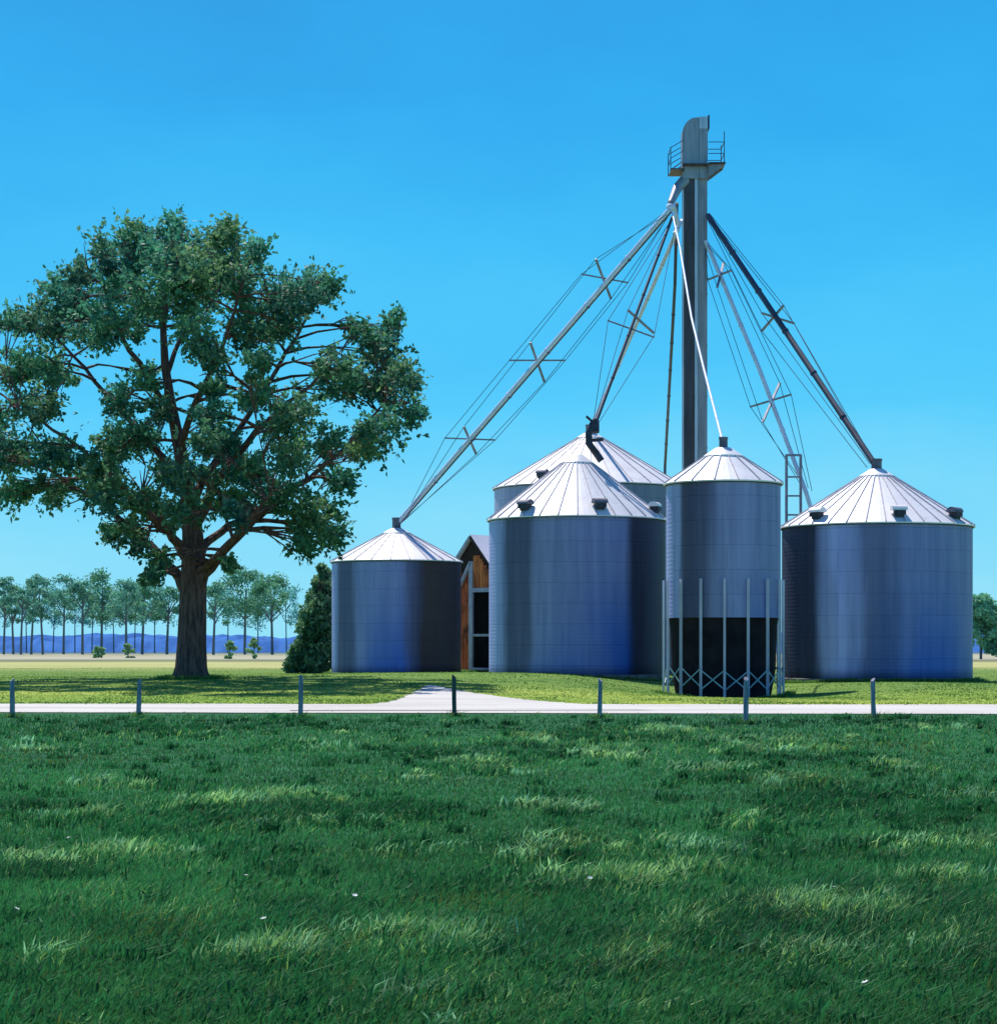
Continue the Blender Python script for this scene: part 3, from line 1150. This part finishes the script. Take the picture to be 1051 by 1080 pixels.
# root flare
for a in range(7):
    an = a * 2 * PI / 7 + .3
    e = Vector((math.cos(an), math.sin(an), 0))
    b0 = P(201, 700) * 1.0
    q0 = P(201, 719)
    wood.tube([b0 + e * .35, (b0 + q0) / 2 + e * .50, q0 + e * .78 + Vector((0, 0, .02)), q0 + e * 1.25 - Vector((0, 0, .25))], [.28, .25, .20, .08], 8)
limbs = [
    ([(206, 640, 0), (213, 612, -.3), (232, 585, -.8), (256, 560, -1.2), (290, 530, -1.6), (330, 500, -1.8), (372, 462, -2), (405, 425, -2)], [9.5, 8, 6.6, 5.8, 4.8, 3.8, 2.8, 1.6]),
    ([(200, 630, 0), (188, 608, .5), (168, 585, 1), (148, 566, 1.4), (118, 540, 1.8), (80, 515, 2.2), (40, 490, 2.6), (0, 475, 3)], [8.5, 7.2, 6.0, 5.2, 4.3, 3.4, 2.4, 1.4]),
    ([(206, 596, 0), (216, 574, 1), (240, 556, 2.2), (262, 545, 3), (300, 520, 4), (335, 540, 4.6)], [7, 6, 5, 4.2, 3, 1.6]),
    ([(200, 590, 0), (186, 572, -1), (168, 552, -2.2), (140, 525, -3.4), (105, 490, -4.4), (60, 455, -5), (20, 430, -5)], [7.2, 6.2, 5.2, 4.4, 3.4, 2.4, 1.4]),
    ([(204, 560, 0), (222, 520, -1), (245, 485, -2), (275, 450, -2.8), (310, 420, -3.4), (345, 390, -3.6)], [7, 6, 5, 4, 3, 1.6]),
    ([(200, 540, .2), (220, 495, 1.6), (250, 455, 3), (285, 400, 4), (315, 350, 4.4), (335, 315, 4.4)], [6, 5.2, 4.3, 3.4, 2.5, 1.4]),
    ([(196, 515, .3), (170, 480, 1.8), (135, 440, 3), (95, 395, 4), (60, 355, 4.4)], [6, 5, 4, 3, 1.6]),
    ([(190, 475, .4), (205, 430, -1.4), (225, 385, -2.8), (245, 335, -3.6), (258, 290, -3.8)], [5, 4.2, 3.4, 2.4, 1.3]),
    ([(185, 450, .4), (160, 405, -1.4), (130, 355, -2.6), (112, 305, -3.2), (105, 270, -3.2)], [4.6, 3.8, 3, 2.2, 1.2]),
    ([(176, 395, .2), (195, 345, 1.6), (215, 300, 2.4), (228, 262, 2.6)], [3.4, 2.8, 2, 1.1]),
    ([(206, 605, 0), (226, 590, -2), (240, 575, -4), (262, 548, -6), (285, 520, -7.2)], [5, 4.4, 3.6, 2.6, 1.4]),
    ([(202, 600, 0), (190, 580, 2.4), (172, 556, 4.8), (150, 520, 7)], [5, 4.4, 3.4, 1.8]),
]
nodes = []
for pts, rr in limbs:
    pp = [P(*q) for q in pts]
    # smooth and jitter the run
    fine = resample([tuple(p) for p in pp], len(pp) * 3)
    fr = np.interp(np.linspace(0, len(rr) - 1, len(fine)), range(len(rr)), rr)
    wood.tube([Vector(p) + Vector((random.uniform(-.07, .07), random.uniform(-.07, .07), random.uniform(-.05, .05))) * (1 if 1 < i < len(fine) else 0) for i, p in enumerate(fine)],
              [float(q) * PX * (.85 - .2 * i / len(fr)) for i, q in enumerate(fr)], 10)
    nodes += [(Vector(p), float(q)) for p, q in zip(fine, fr)][3:]
nodes += [(P(*q), r_) for q, r_ in zip(trunk_pts[8:], trunk_r[8:])]

clumps = [(190, 258, 42), (230, 262, 38), (150, 262, 40), (122, 300, 40), (210, 300, 45), (170, 310, 42), (255, 300, 38), (288, 318, 36), (320, 306, 28), (345, 308, 20),
          (112, 262, 26), (70, 312, 36), (52, 345, 36), (92, 350, 36), (25, 390, 34), (8, 335, 20), (62, 392, 32), (0, 432, 28), (40, 428, 26), (132, 345, 28),
          (205, 352, 34), (258, 350, 36), (300, 355, 28), (225, 385, 20), (400, 372, 28), (385, 402, 36), (420, 408, 28), (358, 418, 32), (400, 448, 32), (345, 392, 22),
          (432, 428, 16), (372, 348, 16), (412, 346, 15), (385, 475, 22), (272, 425, 28), (312, 430, 28), (225, 442, 24), (125, 425, 24), (152, 468, 32), (215, 470, 26), (62, 478, 34),
          (20, 480, 32), (-20, 470, 38), (100, 492, 34), (110, 522, 30), (60, 522, 22), (150, 522, 30), (22, 520, 22), (200, 502, 32), (250, 500, 34), (300, 478, 32), (340, 468, 26), (292, 522, 32),
          (330, 540, 30), (350, 560, 20), (312, 566, 22), (255, 535, 20), (138, 562, 24), (168, 592, 16), (120, 556, 16), (355, 506, 18), (238, 588, 10), (160, 606, 10), (176, 545, 18), (232, 520, 22),
          (165, 430, 20), (240, 470, 24), (205, 535, 20), (275, 380, 20), (150, 395, 18), (175, 500, 22), (260, 490, 20), (225, 410, 16), (120, 470, 22), (290, 450, 20),
          (-45, 400, 46), (-45, 440, 46), (-40, 350, 32), (-60, 490, 38), (180, 232, 18), (235, 236, 20), (270, 255, 18), (140, 236, 18), (90, 285, 18)]
rng = np.random.default_rng(21)
Vs, Cs = [], []
cen_all, out_all, siz_all, col_all = [], [], [], []
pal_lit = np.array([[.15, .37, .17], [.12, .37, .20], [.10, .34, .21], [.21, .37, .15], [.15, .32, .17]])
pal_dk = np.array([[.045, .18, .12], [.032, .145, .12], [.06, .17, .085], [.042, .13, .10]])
ccx, ccy = 190, 420
twigs = 0
for (px, py, r_) in clumps:
    r_ = r_ * .76
    py = py + max(0, (330 - py)) * .20
    u = ((px - ccx) / 275) ** 2 + ((py - ccy) / 215) ** 2
    dm = 11.5 * math.sqrt(max(.06, 1 - u))
    for side in (-1, 0, 1):
        dy = side * dm * rng.uniform(.2, .92) + (1 - abs(side)) * rng.normal(0, 1.2)
        jx, jy = rng.normal(0, 5, 2)
        c = P(px + jx, py + jy, dy)
        rad = r_ * PX
        n = int((.66 if side else .12) * r_ ** 2 + 40)
        nsub = 7
        sc_c, sv_c = blob(nsub, (rad * .95, rad * .95, rad * .8), rng, .45)
        who = rng.integers(0, nsub, n)
        q, v = blob(n, (rad * .46, rad * .50, rad * .36), rng, .55)
        q = q + sc_c[who]
        loose = rng.random(n) < .16
        q2, v2 = blob(n, (rad * 1.12, rad * 1.12, rad), rng, .5)
        q[loose] = q2[loose]
        v = v * .6 + sv_c[who] * .5
        v /= np.linalg.norm(v, axis=1)[:, None] + 1e-6
        cen = q + np.array(c)[None]
        # sprigs poking out beyond the clump, away from the crown centre
        ns = int((8 + r_ / 2.2) if side else 4)
        outv = np.array(c) - np.array(P(ccx, ccy + 60, 0))
        outv /= np.linalg.norm(outv) + 1e-6
        for _ in range(ns):
            d0 = outv * .9 + rng.normal(size=3) * .6
            d0 /= np.linalg.norm(d0)
            t = rng.uniform(.7, 1.25 + .75 * rng.random() ** 2, 9)
            line = np.array(c)[None] + d0[None] * rad * t[:, None] + rng.normal(0, .07, (9, 3))
            cen = np.r_[cen, line]
            v = np.r_[v, np.repeat(d0[None], 9, 0)]
        n = len(cen)
        lum = np.clip(.5 + .5 * v[:, 2] + rng.normal(0, .22, n) + (rng.random() - .5) * .6, 0, 1)  # clump tops paler, undersides darker: light and shade put into leaf colour
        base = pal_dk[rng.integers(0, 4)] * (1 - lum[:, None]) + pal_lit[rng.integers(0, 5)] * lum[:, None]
        base = base * (.75 + .5 * rng.random((n, 1)))
        cen_all.append(cen)
        out_all.append(v)
        siz_all.append(rng.uniform(.13, .34, n))
        col_all.append(base)
        # branchlet to the clump
        best = min(nodes, key=lambda w_: (w_[0] - c).length + (2.0 if w_[0].z > c.z + .5 else 0))
        s0 = best[0]
        L = (c - s0).length
        if L > .3:
            mid = lerp3(s0, c, .5) + Vector((rng.normal(0, .12 * L ** .5), rng.normal(0, .12 * L ** .5), .06 * L))
            r0 = min(best[1] * .6, 2.2) * PX
            wood.tube([s0, lerp3(s0, mid, .5) + Vector((0, 0, .02 * L)), mid, c], [r0, r0 * .8, r0 * .6, .02], 6)
            for tw_ in range(4):
                e = c + Vector(rng.normal(0, rad * .5, 3))
                wood.tube([mid, lerp3(mid, e, .6) + Vector((0, 0, .05)), e], [r0 * .45, .03, .012], 5, caps=False)
wood.build('trunk', M['bark'], big)
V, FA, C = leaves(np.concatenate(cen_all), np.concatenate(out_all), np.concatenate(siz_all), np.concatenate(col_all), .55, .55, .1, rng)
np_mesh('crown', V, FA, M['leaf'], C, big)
print('tree leaves', len(FA))


# ---- far trees
def far_tree(px, base, top, cw, crown_bot, d, label, pal, group, lean=0, dens=1.0, name='far_tree', trunk_px=3.2, leafs=.62, stem=True, cat='tree', blobs=0):
    rg = np.random.default_rng(int(px * 7 + base))
    s = d / F
    x = X(px, d)
    z0 = tz(x, d)
    root = thing(name, (x, d, z0), label, cat, group)
    O = Vector((x, d, z0))
    Q = lambda a, b_, dy=0.0: at(a, b_, d + dy) - O
    if stem:
        w_ = MB()
        zb = Q(px, base).z
        pts = [Vector((0, 0, -.4)), Vector((0, 0, max(zb, .1)))]
        hgt = Q(px, top).z
        pts += [Vector((lean * s * .5, 0, hgt * .4)), Vector((lean * s, 0, hgt * .66)), Vector((lean * s * 1.2, 0, hgt * .8))]
        w_.tube(pts, [trunk_px * s * k for k in (.52, .46, .36, .24, .08)], 8)
        for k in range(6):
            a = k * 2.4 + rg.random()
            zz = hgt * rg.uniform(.38, .62)
            e = Vector((math.cos(a) * cw * .36 * s, math.sin(a) * cw * .36 * s, zz + hgt * rg.uniform(.12, .28)))
            w_.tube([Vector((lean * s * .6, 0, zz)), lerp3(Vector((lean * s * .6, 0, zz)), e, .5) + Vector((0, 0, .2)), e], [trunk_px * s * .25, trunk_px * s * .16, .04], 6)
        w_.build('trunk', M['bark_far'], root)
    cz0, cz1 = Q(px, crown_bot).z, Q(px, top).z
    nb = blobs or max(16, int(cw / 1.8))
    cs, os_, cl = [], [], []
    for k in range(nb):
        t = rg.random() ** .8
        zz = cz0 + (cz1 - cz0) * (.06 + .86 * t)
        wid = math.sin(PI * min(1, .26 + .62 * t)) * cw / 2 * s * 1.25
        a = rg.uniform(0, 2 * PI)
        rr = wid * math.sqrt(rg.random()) * .8
        c = np.array([lean * s + rr * math.cos(a), rr * math.sin(a), zz])
        rad = cw * s * rg.uniform(.13, .26)
        n = int(150 * dens)
        q, v = blob(n, (rad, rad, rad * .75), rg, .6)
        cs.append(q + c)
        os_.append(v)
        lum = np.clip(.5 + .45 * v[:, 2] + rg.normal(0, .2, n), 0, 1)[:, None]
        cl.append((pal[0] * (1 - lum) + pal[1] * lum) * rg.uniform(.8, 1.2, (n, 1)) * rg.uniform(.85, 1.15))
    cs = np.concatenate(cs)
    V, FA, C = leaves(cs, np.concatenate(os_), rg.uniform(.6, 1.3, len(cs)) * leafs, np.concatenate(cl), .4, .6, .1, rg)
    np_mesh('crown', V, FA, M['leaf_far'], C, root)
    return root


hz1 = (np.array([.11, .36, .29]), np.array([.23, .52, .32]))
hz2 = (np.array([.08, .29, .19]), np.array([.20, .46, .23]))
row = 'hazy trees in the far row beyond the tan field'
ord_ = ['first', 'second', 'third', 'fourth', 'fifth', 'sixth']
for i, (px, top, cw, cb, ln) in enumerate([(4, 606, 20, 655, 2), (14, 612, 18, 652, -2), (22, 606, 22, 650, 2), (33, 603, 24, 652, 3), (45, 605, 24, 655, -3), (67, 606, 28, 652, 1)]):
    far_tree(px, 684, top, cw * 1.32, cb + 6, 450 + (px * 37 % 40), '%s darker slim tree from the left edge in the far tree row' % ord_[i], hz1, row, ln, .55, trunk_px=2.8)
for (px, top, cw, cb, ln, lab, pal) in [
        (87, 610, 26, 650, 0, 'slim hazy tree just left of the broadest crown in the far row', hz1),
        (107, 600, 46, 652, 1, 'hazy tree with the broadest crown of the far row, left of the big trunk', hz2),
        (133, 612, 32, 650, 0, 'thin-stemmed hazy tree right of the broadest crown in the far row', hz1),
        (150, 610, 36, 652, 2, 'far hazy tree closest to the left side of the big trunk', hz2),
        (176, 618, 26, 655, 2, 'far hazy tree half hidden behind the left edge of the big trunk', hz1),
        (225, 612, 28, 656, 2, 'far hazy tree closest to the right side of the big trunk', hz1),
        (258, 599, 46, 645, 1, 'far forked tree with dense round crown between big trunk and shrub', hz2),
        (287, 606, 36, 648, -1, 'far upright tree next to the dark shrub beside the small silo', hz2)]:
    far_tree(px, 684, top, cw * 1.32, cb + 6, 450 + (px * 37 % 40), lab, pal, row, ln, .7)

for (px, top, cw, ln) in [(-8, 610, 40, 1), (28, 614, 42, -1), (56, 612, 44, 2), (79, 616, 38, 0), (97, 612, 40, 1), (120, 616, 44, -1), (142, 615, 42, 1), (163, 614, 44, 0), (240, 613, 44, 1), (272, 612, 42, 0), (302, 612, 40, -1)]:
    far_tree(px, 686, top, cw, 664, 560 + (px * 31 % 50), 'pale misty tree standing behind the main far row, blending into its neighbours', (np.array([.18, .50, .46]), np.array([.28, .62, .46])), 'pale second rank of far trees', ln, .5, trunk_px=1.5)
# saplings in the tan field
for (px, top, base, lab) in [(104, 681, 694, 'tiny pale green sapling in the tan field, leftmost of the four'), (135, 678, 694, 'small pale sapling in the field just left of the big trunk'),
                             (242, 675, 695, 'rounded pale sapling in the field right of the big trunk'), (268, 673, 695, 'upright pale sapling in the field nearest the dark shrub')]:
    far_tree(px, base, top, 13, base + 1, CH * F / (base - HZ), lab, (np.array([.18, .40, .16]), np.array([.36, .58, .26])), 'saplings in the tan field', 0, .35,
             name='sapling', trunk_px=1.4, leafs=.45, blobs=14)

# dense shrub beside the small silo
sd = 141.0
sx = X(326, sd)
sh = thing('shrub', (sx, sd, tz(sx, sd)), 'dense dark green shrub against the left side of the small silo', 'shrub')
SO = Vector(sh.location)
rg = np.random.default_rng(5)
cs, os_, cl = [], [], []
stem = MB()
for (px, py, r_) in [(343, 606, 7), (338, 616, 10), (346, 622, 11), (332, 630, 11), (342, 638, 14), (328, 646, 12), (338, 656, 16), (324, 664, 13), (342, 668, 16), (330, 678, 17), (318, 684, 13), (342, 690, 18), (322, 698, 15), (308, 702, 10), (312, 692, 9), (334, 705, 14), (350, 650, 12), (340, 600, 5)]:
    for side in (-1, 1):
        c = np.array(at(px, py, sd) - SO)
        c[1] = side * rg.uniform(.1, 1.3)
        rad = r_ * sd / F
        n = int(r_ * 22)
        q, v = blob(n, (rad, rad, rad), rg, .5)
        cs.append(q + c)
        os_.append(v)
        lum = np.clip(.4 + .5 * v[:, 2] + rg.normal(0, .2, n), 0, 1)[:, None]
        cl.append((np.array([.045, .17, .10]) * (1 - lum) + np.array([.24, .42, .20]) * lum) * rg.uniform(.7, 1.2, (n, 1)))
        stem.tube([(0, 0, -.2), Vector(c) * .5 + Vector((0, 0, .2)), Vector(c)], [.12, .07, .02], 6)
stem.build('stem', M['bark'], sh)
cs = np.concatenate(cs)
V, FA, C = leaves(cs, np.concatenate(os_), rg.uniform(.22, .5, len(cs)), np.concatenate(cl), .4, .6, .05, rg)
np_mesh('foliage', V, FA, M['leaf'], C, sh)

# trees beyond the right silo
for (px, top, cw, lab) in [(1034, 626, 40, 'rounded green tree at the right edge beside the wide silo'), (1064, 634, 44, 'green tree mostly cut off by the right edge of the view')]:
    far_tree(px, 694, top, cw, 692, 300, lab, (np.array([.15, .45, .30]), np.array([.34, .68, .38])), 'green trees at the right edge', 0, 2.2, name='round_tree', leafs=.55, blobs=44)

# ------------------------------------------------------------------ grass
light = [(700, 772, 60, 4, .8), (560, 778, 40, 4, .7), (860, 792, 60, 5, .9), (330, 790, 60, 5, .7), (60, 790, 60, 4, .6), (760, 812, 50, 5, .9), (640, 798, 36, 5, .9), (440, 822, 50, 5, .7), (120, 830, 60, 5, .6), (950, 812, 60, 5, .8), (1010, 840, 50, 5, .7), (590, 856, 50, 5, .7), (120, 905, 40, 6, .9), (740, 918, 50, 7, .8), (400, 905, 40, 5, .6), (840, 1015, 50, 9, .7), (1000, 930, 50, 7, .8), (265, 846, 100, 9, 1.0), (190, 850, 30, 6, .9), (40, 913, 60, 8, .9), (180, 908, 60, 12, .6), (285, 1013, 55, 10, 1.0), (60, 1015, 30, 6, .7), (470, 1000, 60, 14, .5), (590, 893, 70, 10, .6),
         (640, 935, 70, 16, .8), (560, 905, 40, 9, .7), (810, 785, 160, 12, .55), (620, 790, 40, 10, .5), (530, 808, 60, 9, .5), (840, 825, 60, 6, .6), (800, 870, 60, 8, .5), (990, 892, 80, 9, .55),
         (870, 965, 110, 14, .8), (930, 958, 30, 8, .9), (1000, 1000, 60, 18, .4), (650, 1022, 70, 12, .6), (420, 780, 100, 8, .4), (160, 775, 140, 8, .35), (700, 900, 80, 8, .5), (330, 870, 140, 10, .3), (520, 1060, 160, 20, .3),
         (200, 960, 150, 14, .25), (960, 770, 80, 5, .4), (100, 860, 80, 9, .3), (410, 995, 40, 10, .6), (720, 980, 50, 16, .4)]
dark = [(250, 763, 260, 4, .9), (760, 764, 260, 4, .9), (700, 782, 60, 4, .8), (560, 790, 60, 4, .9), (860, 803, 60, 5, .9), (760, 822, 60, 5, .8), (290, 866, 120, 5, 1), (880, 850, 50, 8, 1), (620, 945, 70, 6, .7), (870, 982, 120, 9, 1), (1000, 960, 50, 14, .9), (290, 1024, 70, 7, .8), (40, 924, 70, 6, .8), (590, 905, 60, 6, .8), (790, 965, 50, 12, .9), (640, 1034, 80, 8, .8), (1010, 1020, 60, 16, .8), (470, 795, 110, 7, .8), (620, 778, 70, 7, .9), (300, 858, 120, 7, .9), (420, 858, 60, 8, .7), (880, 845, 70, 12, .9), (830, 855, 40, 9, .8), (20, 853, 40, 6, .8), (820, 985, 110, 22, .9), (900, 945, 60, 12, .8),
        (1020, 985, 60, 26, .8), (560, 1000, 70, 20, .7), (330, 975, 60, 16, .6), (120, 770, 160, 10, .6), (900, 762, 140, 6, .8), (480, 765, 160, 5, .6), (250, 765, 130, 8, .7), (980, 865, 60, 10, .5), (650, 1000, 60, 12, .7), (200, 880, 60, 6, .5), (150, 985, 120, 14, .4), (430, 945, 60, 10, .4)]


def streaks(L, px, py, x, y):
    s = np.zeros(len(px))
    wob = 1.2 * (fbm(x * 1.3 + 40, y * .7, 3) - .5)
    for (a, b_, w_, h_, k) in L:
        dd = ((px - a) / w_) ** 2 + ((py - b_) / h_ + wob * 1.4) ** 2
        s = np.maximum(s, k * np.exp(-dd * 1.25))
    return s


def blades(n, xy, h, wd, cols, lean, rg, wind=(.25, 0)):
    x, y = xy
    z = terrain(x, y)
    th_ = rg.uniform(0, 2 * PI, n)
    fx, fy = np.cos(th_), np.sin(th_)
    la = rg.uniform(0, 2 * PI, n)
    ll = lean * rg.random(n)
    lx_, ly_ = np.cos(la) * ll + wind[0] * lean, np.sin(la) * ll * .7
    base = np.stack([x, y, z - .01], 1)
    side = np.stack([fx, fy, np.zeros(n)], 1) * (wd / 2)[:, None]
    mid = base + np.stack([lx_ * h * .35, ly_ * h * .35, h * .58], 1)
    tip = base + np.stack([lx_ * h, ly_ * h, h * (1 - .25 * np.clip(ll + .2, 0, 1))], 1)
    V = np.stack([base - side, base + side, mid - side * .8, mid + side * .8, tip - side * .12, tip + side * .12], 1).reshape(-1, 3)
    o = np.arange(n)[:, None] * 6
    FA = np.concatenate([o + np.array([[0, 1, 3, 2]]), o + np.array([[2, 3, 5, 4]])], 0)
    k = np.array([.62, .62, .95, .95, 1.15, 1.15])
    C = (cols[:, None, :] * k[None, :, None]).reshape(-1, 3)
    return V, FA, C


rg = np.random.default_rng(99)
n = 260000
py = 754.5 + (1100 - 754.5) * rg.random(n) ** 1.05
px = rg.uniform(-110, 1161, n)
d = CH * F / (py - HZ)
x, y = X(px, d), d + rg.normal(0, .25, n)
keep = y < front_edge(x) + .25
px, py, x, y = px[keep], py[keep], x[keep], y[keep]
n = len(x)
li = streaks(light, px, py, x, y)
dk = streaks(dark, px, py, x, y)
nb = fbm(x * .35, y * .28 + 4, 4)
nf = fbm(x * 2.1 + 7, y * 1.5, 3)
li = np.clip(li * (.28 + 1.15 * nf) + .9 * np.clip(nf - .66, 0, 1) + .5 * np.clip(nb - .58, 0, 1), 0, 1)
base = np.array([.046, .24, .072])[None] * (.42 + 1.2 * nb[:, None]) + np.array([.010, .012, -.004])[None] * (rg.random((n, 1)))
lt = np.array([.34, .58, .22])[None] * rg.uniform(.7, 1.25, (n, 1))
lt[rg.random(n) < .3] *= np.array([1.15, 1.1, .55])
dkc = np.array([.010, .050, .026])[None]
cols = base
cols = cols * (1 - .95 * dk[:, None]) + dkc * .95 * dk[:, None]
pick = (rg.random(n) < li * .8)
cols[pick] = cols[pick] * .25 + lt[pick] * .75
ol = streaks([(590, 895, 45, 12, .9), (500, 962, 70, 14, .9), (690, 1022, 70, 12, .8), (930, 790, 70, 10, .8), (60, 800, 80, 8, .6), (160, 985, 70, 16, .6), (860, 830, 60, 9, .8), (330, 1000, 60, 10, .6)], px, py, x, y)
olive = rg.random(n) < .05 + .55 * ol
cols[olive] = np.array([.11, .16, .03]) * rg.uniform(.7, 1.3, (olive.sum(), 1))
cols *= rg.uniform(.72, 1.28, (n, 1))
near = np.clip(18 / np.maximum(y, 6), .55, 1.6)
h = rg.uniform(.045, .105, n) * (1 + 1.0 * li + .55 * dk) * (.75 + .5 * nb) * np.clip(near, .9, 1.25)
far_w = np.clip(y / 22, .75, 2.0)
wd = rg.uniform(.007, .016, n) * far_w * (1 + .6 * li)
# clumps of longer grass, each a sheaf of blades fanning from one root
nt_ = 2600
tpy = 756 + (1090 - 756) * rg.random(nt_ * 6) ** .9
tpx = rg.uniform(-60, 1111, nt_ * 6)
td_ = CH * F / (tpy - HZ)
tx_, ty_ = X(tpx, td_), td_
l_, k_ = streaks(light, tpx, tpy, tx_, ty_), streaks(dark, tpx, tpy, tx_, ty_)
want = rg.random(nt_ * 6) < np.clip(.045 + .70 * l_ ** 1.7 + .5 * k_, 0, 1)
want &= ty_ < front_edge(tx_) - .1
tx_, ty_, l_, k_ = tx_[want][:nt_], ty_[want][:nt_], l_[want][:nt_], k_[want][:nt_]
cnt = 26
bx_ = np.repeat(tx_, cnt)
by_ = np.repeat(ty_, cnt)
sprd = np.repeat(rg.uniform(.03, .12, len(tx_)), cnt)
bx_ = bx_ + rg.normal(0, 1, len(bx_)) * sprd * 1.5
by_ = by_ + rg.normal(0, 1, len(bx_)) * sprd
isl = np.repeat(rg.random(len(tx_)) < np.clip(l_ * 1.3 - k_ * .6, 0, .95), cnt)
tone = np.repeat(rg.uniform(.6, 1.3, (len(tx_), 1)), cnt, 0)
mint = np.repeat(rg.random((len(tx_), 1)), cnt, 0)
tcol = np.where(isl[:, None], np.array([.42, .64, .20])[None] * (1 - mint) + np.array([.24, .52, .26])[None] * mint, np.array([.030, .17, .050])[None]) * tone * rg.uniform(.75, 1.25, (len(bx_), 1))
th2 = np.repeat(rg.uniform(.10, .20, len(tx_)), cnt) * rg.uniform(.6, 1.15, len(bx_))
tw2 = rg.uniform(.010, .026, len(bx_)) * np.clip(by_ / 16, .9, 2.2)
x, y = np.r_[x, bx_], np.r_[y, by_]
h, wd, cols = np.r_[h, th2], np.r_[wd, tw2], np.r_[cols, tcol]
n = len(x)
V, FA, C = blades(n, (x, y), h, wd, np.clip(cols, .002, 1), .85, rg)
gf = np_mesh('field_grass', V, FA, M['blade'], C)
tag(gf, 'dark green rough field grass with paler tufts filling the foreground', 'grass', kind='stuff')

n = 90000
py = rg.uniform(703, 752, n)
px = rg.uniform(-60, 1111, n)
d = CH * F / (py - HZ)
d = np.clip(d, 57, 170)
x, y = X(px, d), d + rg.normal(0, 1.2, n)
keep = ~on_gravel(x, y + rg.normal(0, .45, n))
for (cx, dd, R_) in ((X(418, 136), 136, 4.2), (X(608, 115), 115, 4.8), (X(924, 109), 109, 4.9), (X(622, 142), 142, 6.5)):
    keep &= ((x - cx) ** 2 + (y - dd) ** 2) > R_ ** 2
keep &= y > front_edge(x)
x, y = x[keep], y[keep]
n = len(x)
n1, n2 = fbm(x * .12 + 2, y * .1, 3), fbm(x * .6, y * .35 + 9, 3)
yel = (np.clip((n1 - .22) * 3, 0, 1) * np.clip(np.where(y > 125, 1.0, (92 - y) / 18), .12, 1))[:, None]
cols = np.array([.20, .38, .07])[None] * (1 - yel) + np.array([.54, .62, .13])[None] * yel
dkp = np.clip((n2 - .48) * 5, 0, 1)[:, None] * .75
cols = cols * (1 - dkp) + np.array([.12, .26, .05])[None] * dkp
cols *= rg.uniform(.7, 1.25, (n, 1))
h = rg.uniform(.02, .06, n) * (1 + .8 * np.clip((n2 - .5) * 3, 0, 1))
wd = rg.uniform(.03, .07, n)
# taller unmown grass hugging silo walls, bin legs, barn and posts
ex, ey, eh = [], [], []
for (cx, dd, R_, k_) in ((X(418, 136), 136, 4.2, 2600), (X(608, 115), 115, 4.85, 3600), (X(924, 109), 109, 5.0, 3800), (hbx, hd, 2.75, 1500)):
    a = rg.uniform(PI, 2 * PI, k_)
    rr = R_ + .03 + np.abs(rg.normal(0, .22, k_))
    ex.append(cx + rr * np.cos(a)); ey.append(dd + rr * np.sin(a)); eh.append(rg.uniform(.06, .26, k_) * (.5 + fbm(a * 5 + cx, a * 0 + 1)))
ex.append(rg.normal(bo.x - .6, 1.0, 900)); ey.append(rg.normal(bo.y - 2.2, .5, 900)); eh.append(rg.uniform(.08, .3, 900))
k_ = 2600
a = rg.uniform(0, 2 * PI, k_); rr = .9 + np.abs(rg.normal(0, .35, k_))
ex.append(txp + rr * np.cos(a)); ey.append(TD + rr * np.sin(a)); eh.append(rg.uniform(.05, .24, k_))
for (qx, _, qb, *_r) in posts:
    dq = CH * F / (qb - HZ)
    ex.append(rg.normal(X(qx, dq), .13, 90)); ey.append(rg.normal(dq - .05, .10, 90)); eh.append(rg.uniform(.06, .24, 90))
ex, ey, eh = np.concatenate(ex), np.concatenate(ey), np.concatenate(eh)
ecol = np.array([.16, .32, .07])[None] * rg.uniform(.5, 1.5, (len(ex), 1))
ewd = rg.uniform(.02, .05, len(ex)) * np.clip(ey / 100, .5, 1.3)
x, y, h, wd, cols = np.r_[x, ex], np.r_[y, ey], np.r_[h, eh], np.r_[wd, ewd], np.r_[cols, ecol]
n = len(x)
V, FA, C = blades(n, (x, y), h, wd, np.clip(cols, 0, .9), 1.5, rg)
lg = np_mesh('lawn_grass', V, FA, M['lawn_blade'], C)
tag(lg, 'sunlit yellow-green mown grass around the silos and tree', 'grass', kind='stuff')

# white wildflowers in the field
m = simple('white_petal', (.62, .70, .66), (.75, .78, .76), .6, 0, 5)
fl = MB()
for k in range(6):
    a = k * PI / 3
    e, s_ = Vector((math.cos(a), math.sin(a), .25)), Vector((-math.sin(a), math.cos(a), 0))
    fl.add([Vector((0, 0, .12)), Vector((0, 0, .12)) + e * .016 + s_ * .010, Vector((0, 0, .12)) + e * .032, Vector((0, 0, .12)) + e * .016 - s_ * .010], [(0, 1, 2, 3)], 0)
fl.tube([(0, 0, -.02), (.004, 0, .06), (0, 0, .12)], [.003, .0028, .0025], 5, mi=1)
mstem = simple('flower_stem', (.03, .10, .03), (.05, .14, .04), .7, 0, 5)
proto = fl.build('wildflower', [m, mstem])
for i, (px, py, sc) in enumerate([(75, 884, 1), (371, 951, 1.2), (432, 955, 1), (516, 857, .9), (283, 978, 1.2), (8, 966, 1.2), (620, 930, 1.2), (693, 842, .8), (922, 1050, 1.2), (922, 856, .8), (880, 940, 1), (258, 925, .9)]):
    o = proto if i == 0 else proto.copy()
    if i:
        COL.objects.link(o)
    d = CH * F / (py + 12 - HZ)
    o.location = (X(px, d), d, 0)
    o.rotation_euler = (random.uniform(-.5, .1), random.uniform(-.3, .3), random.uniform(0, 6))
    o.scale = (sc * .6, sc * .6, sc * .9)
    tag(o, 'tiny white wildflower in the dark green field grass', 'flower', 'white wildflowers in the field')
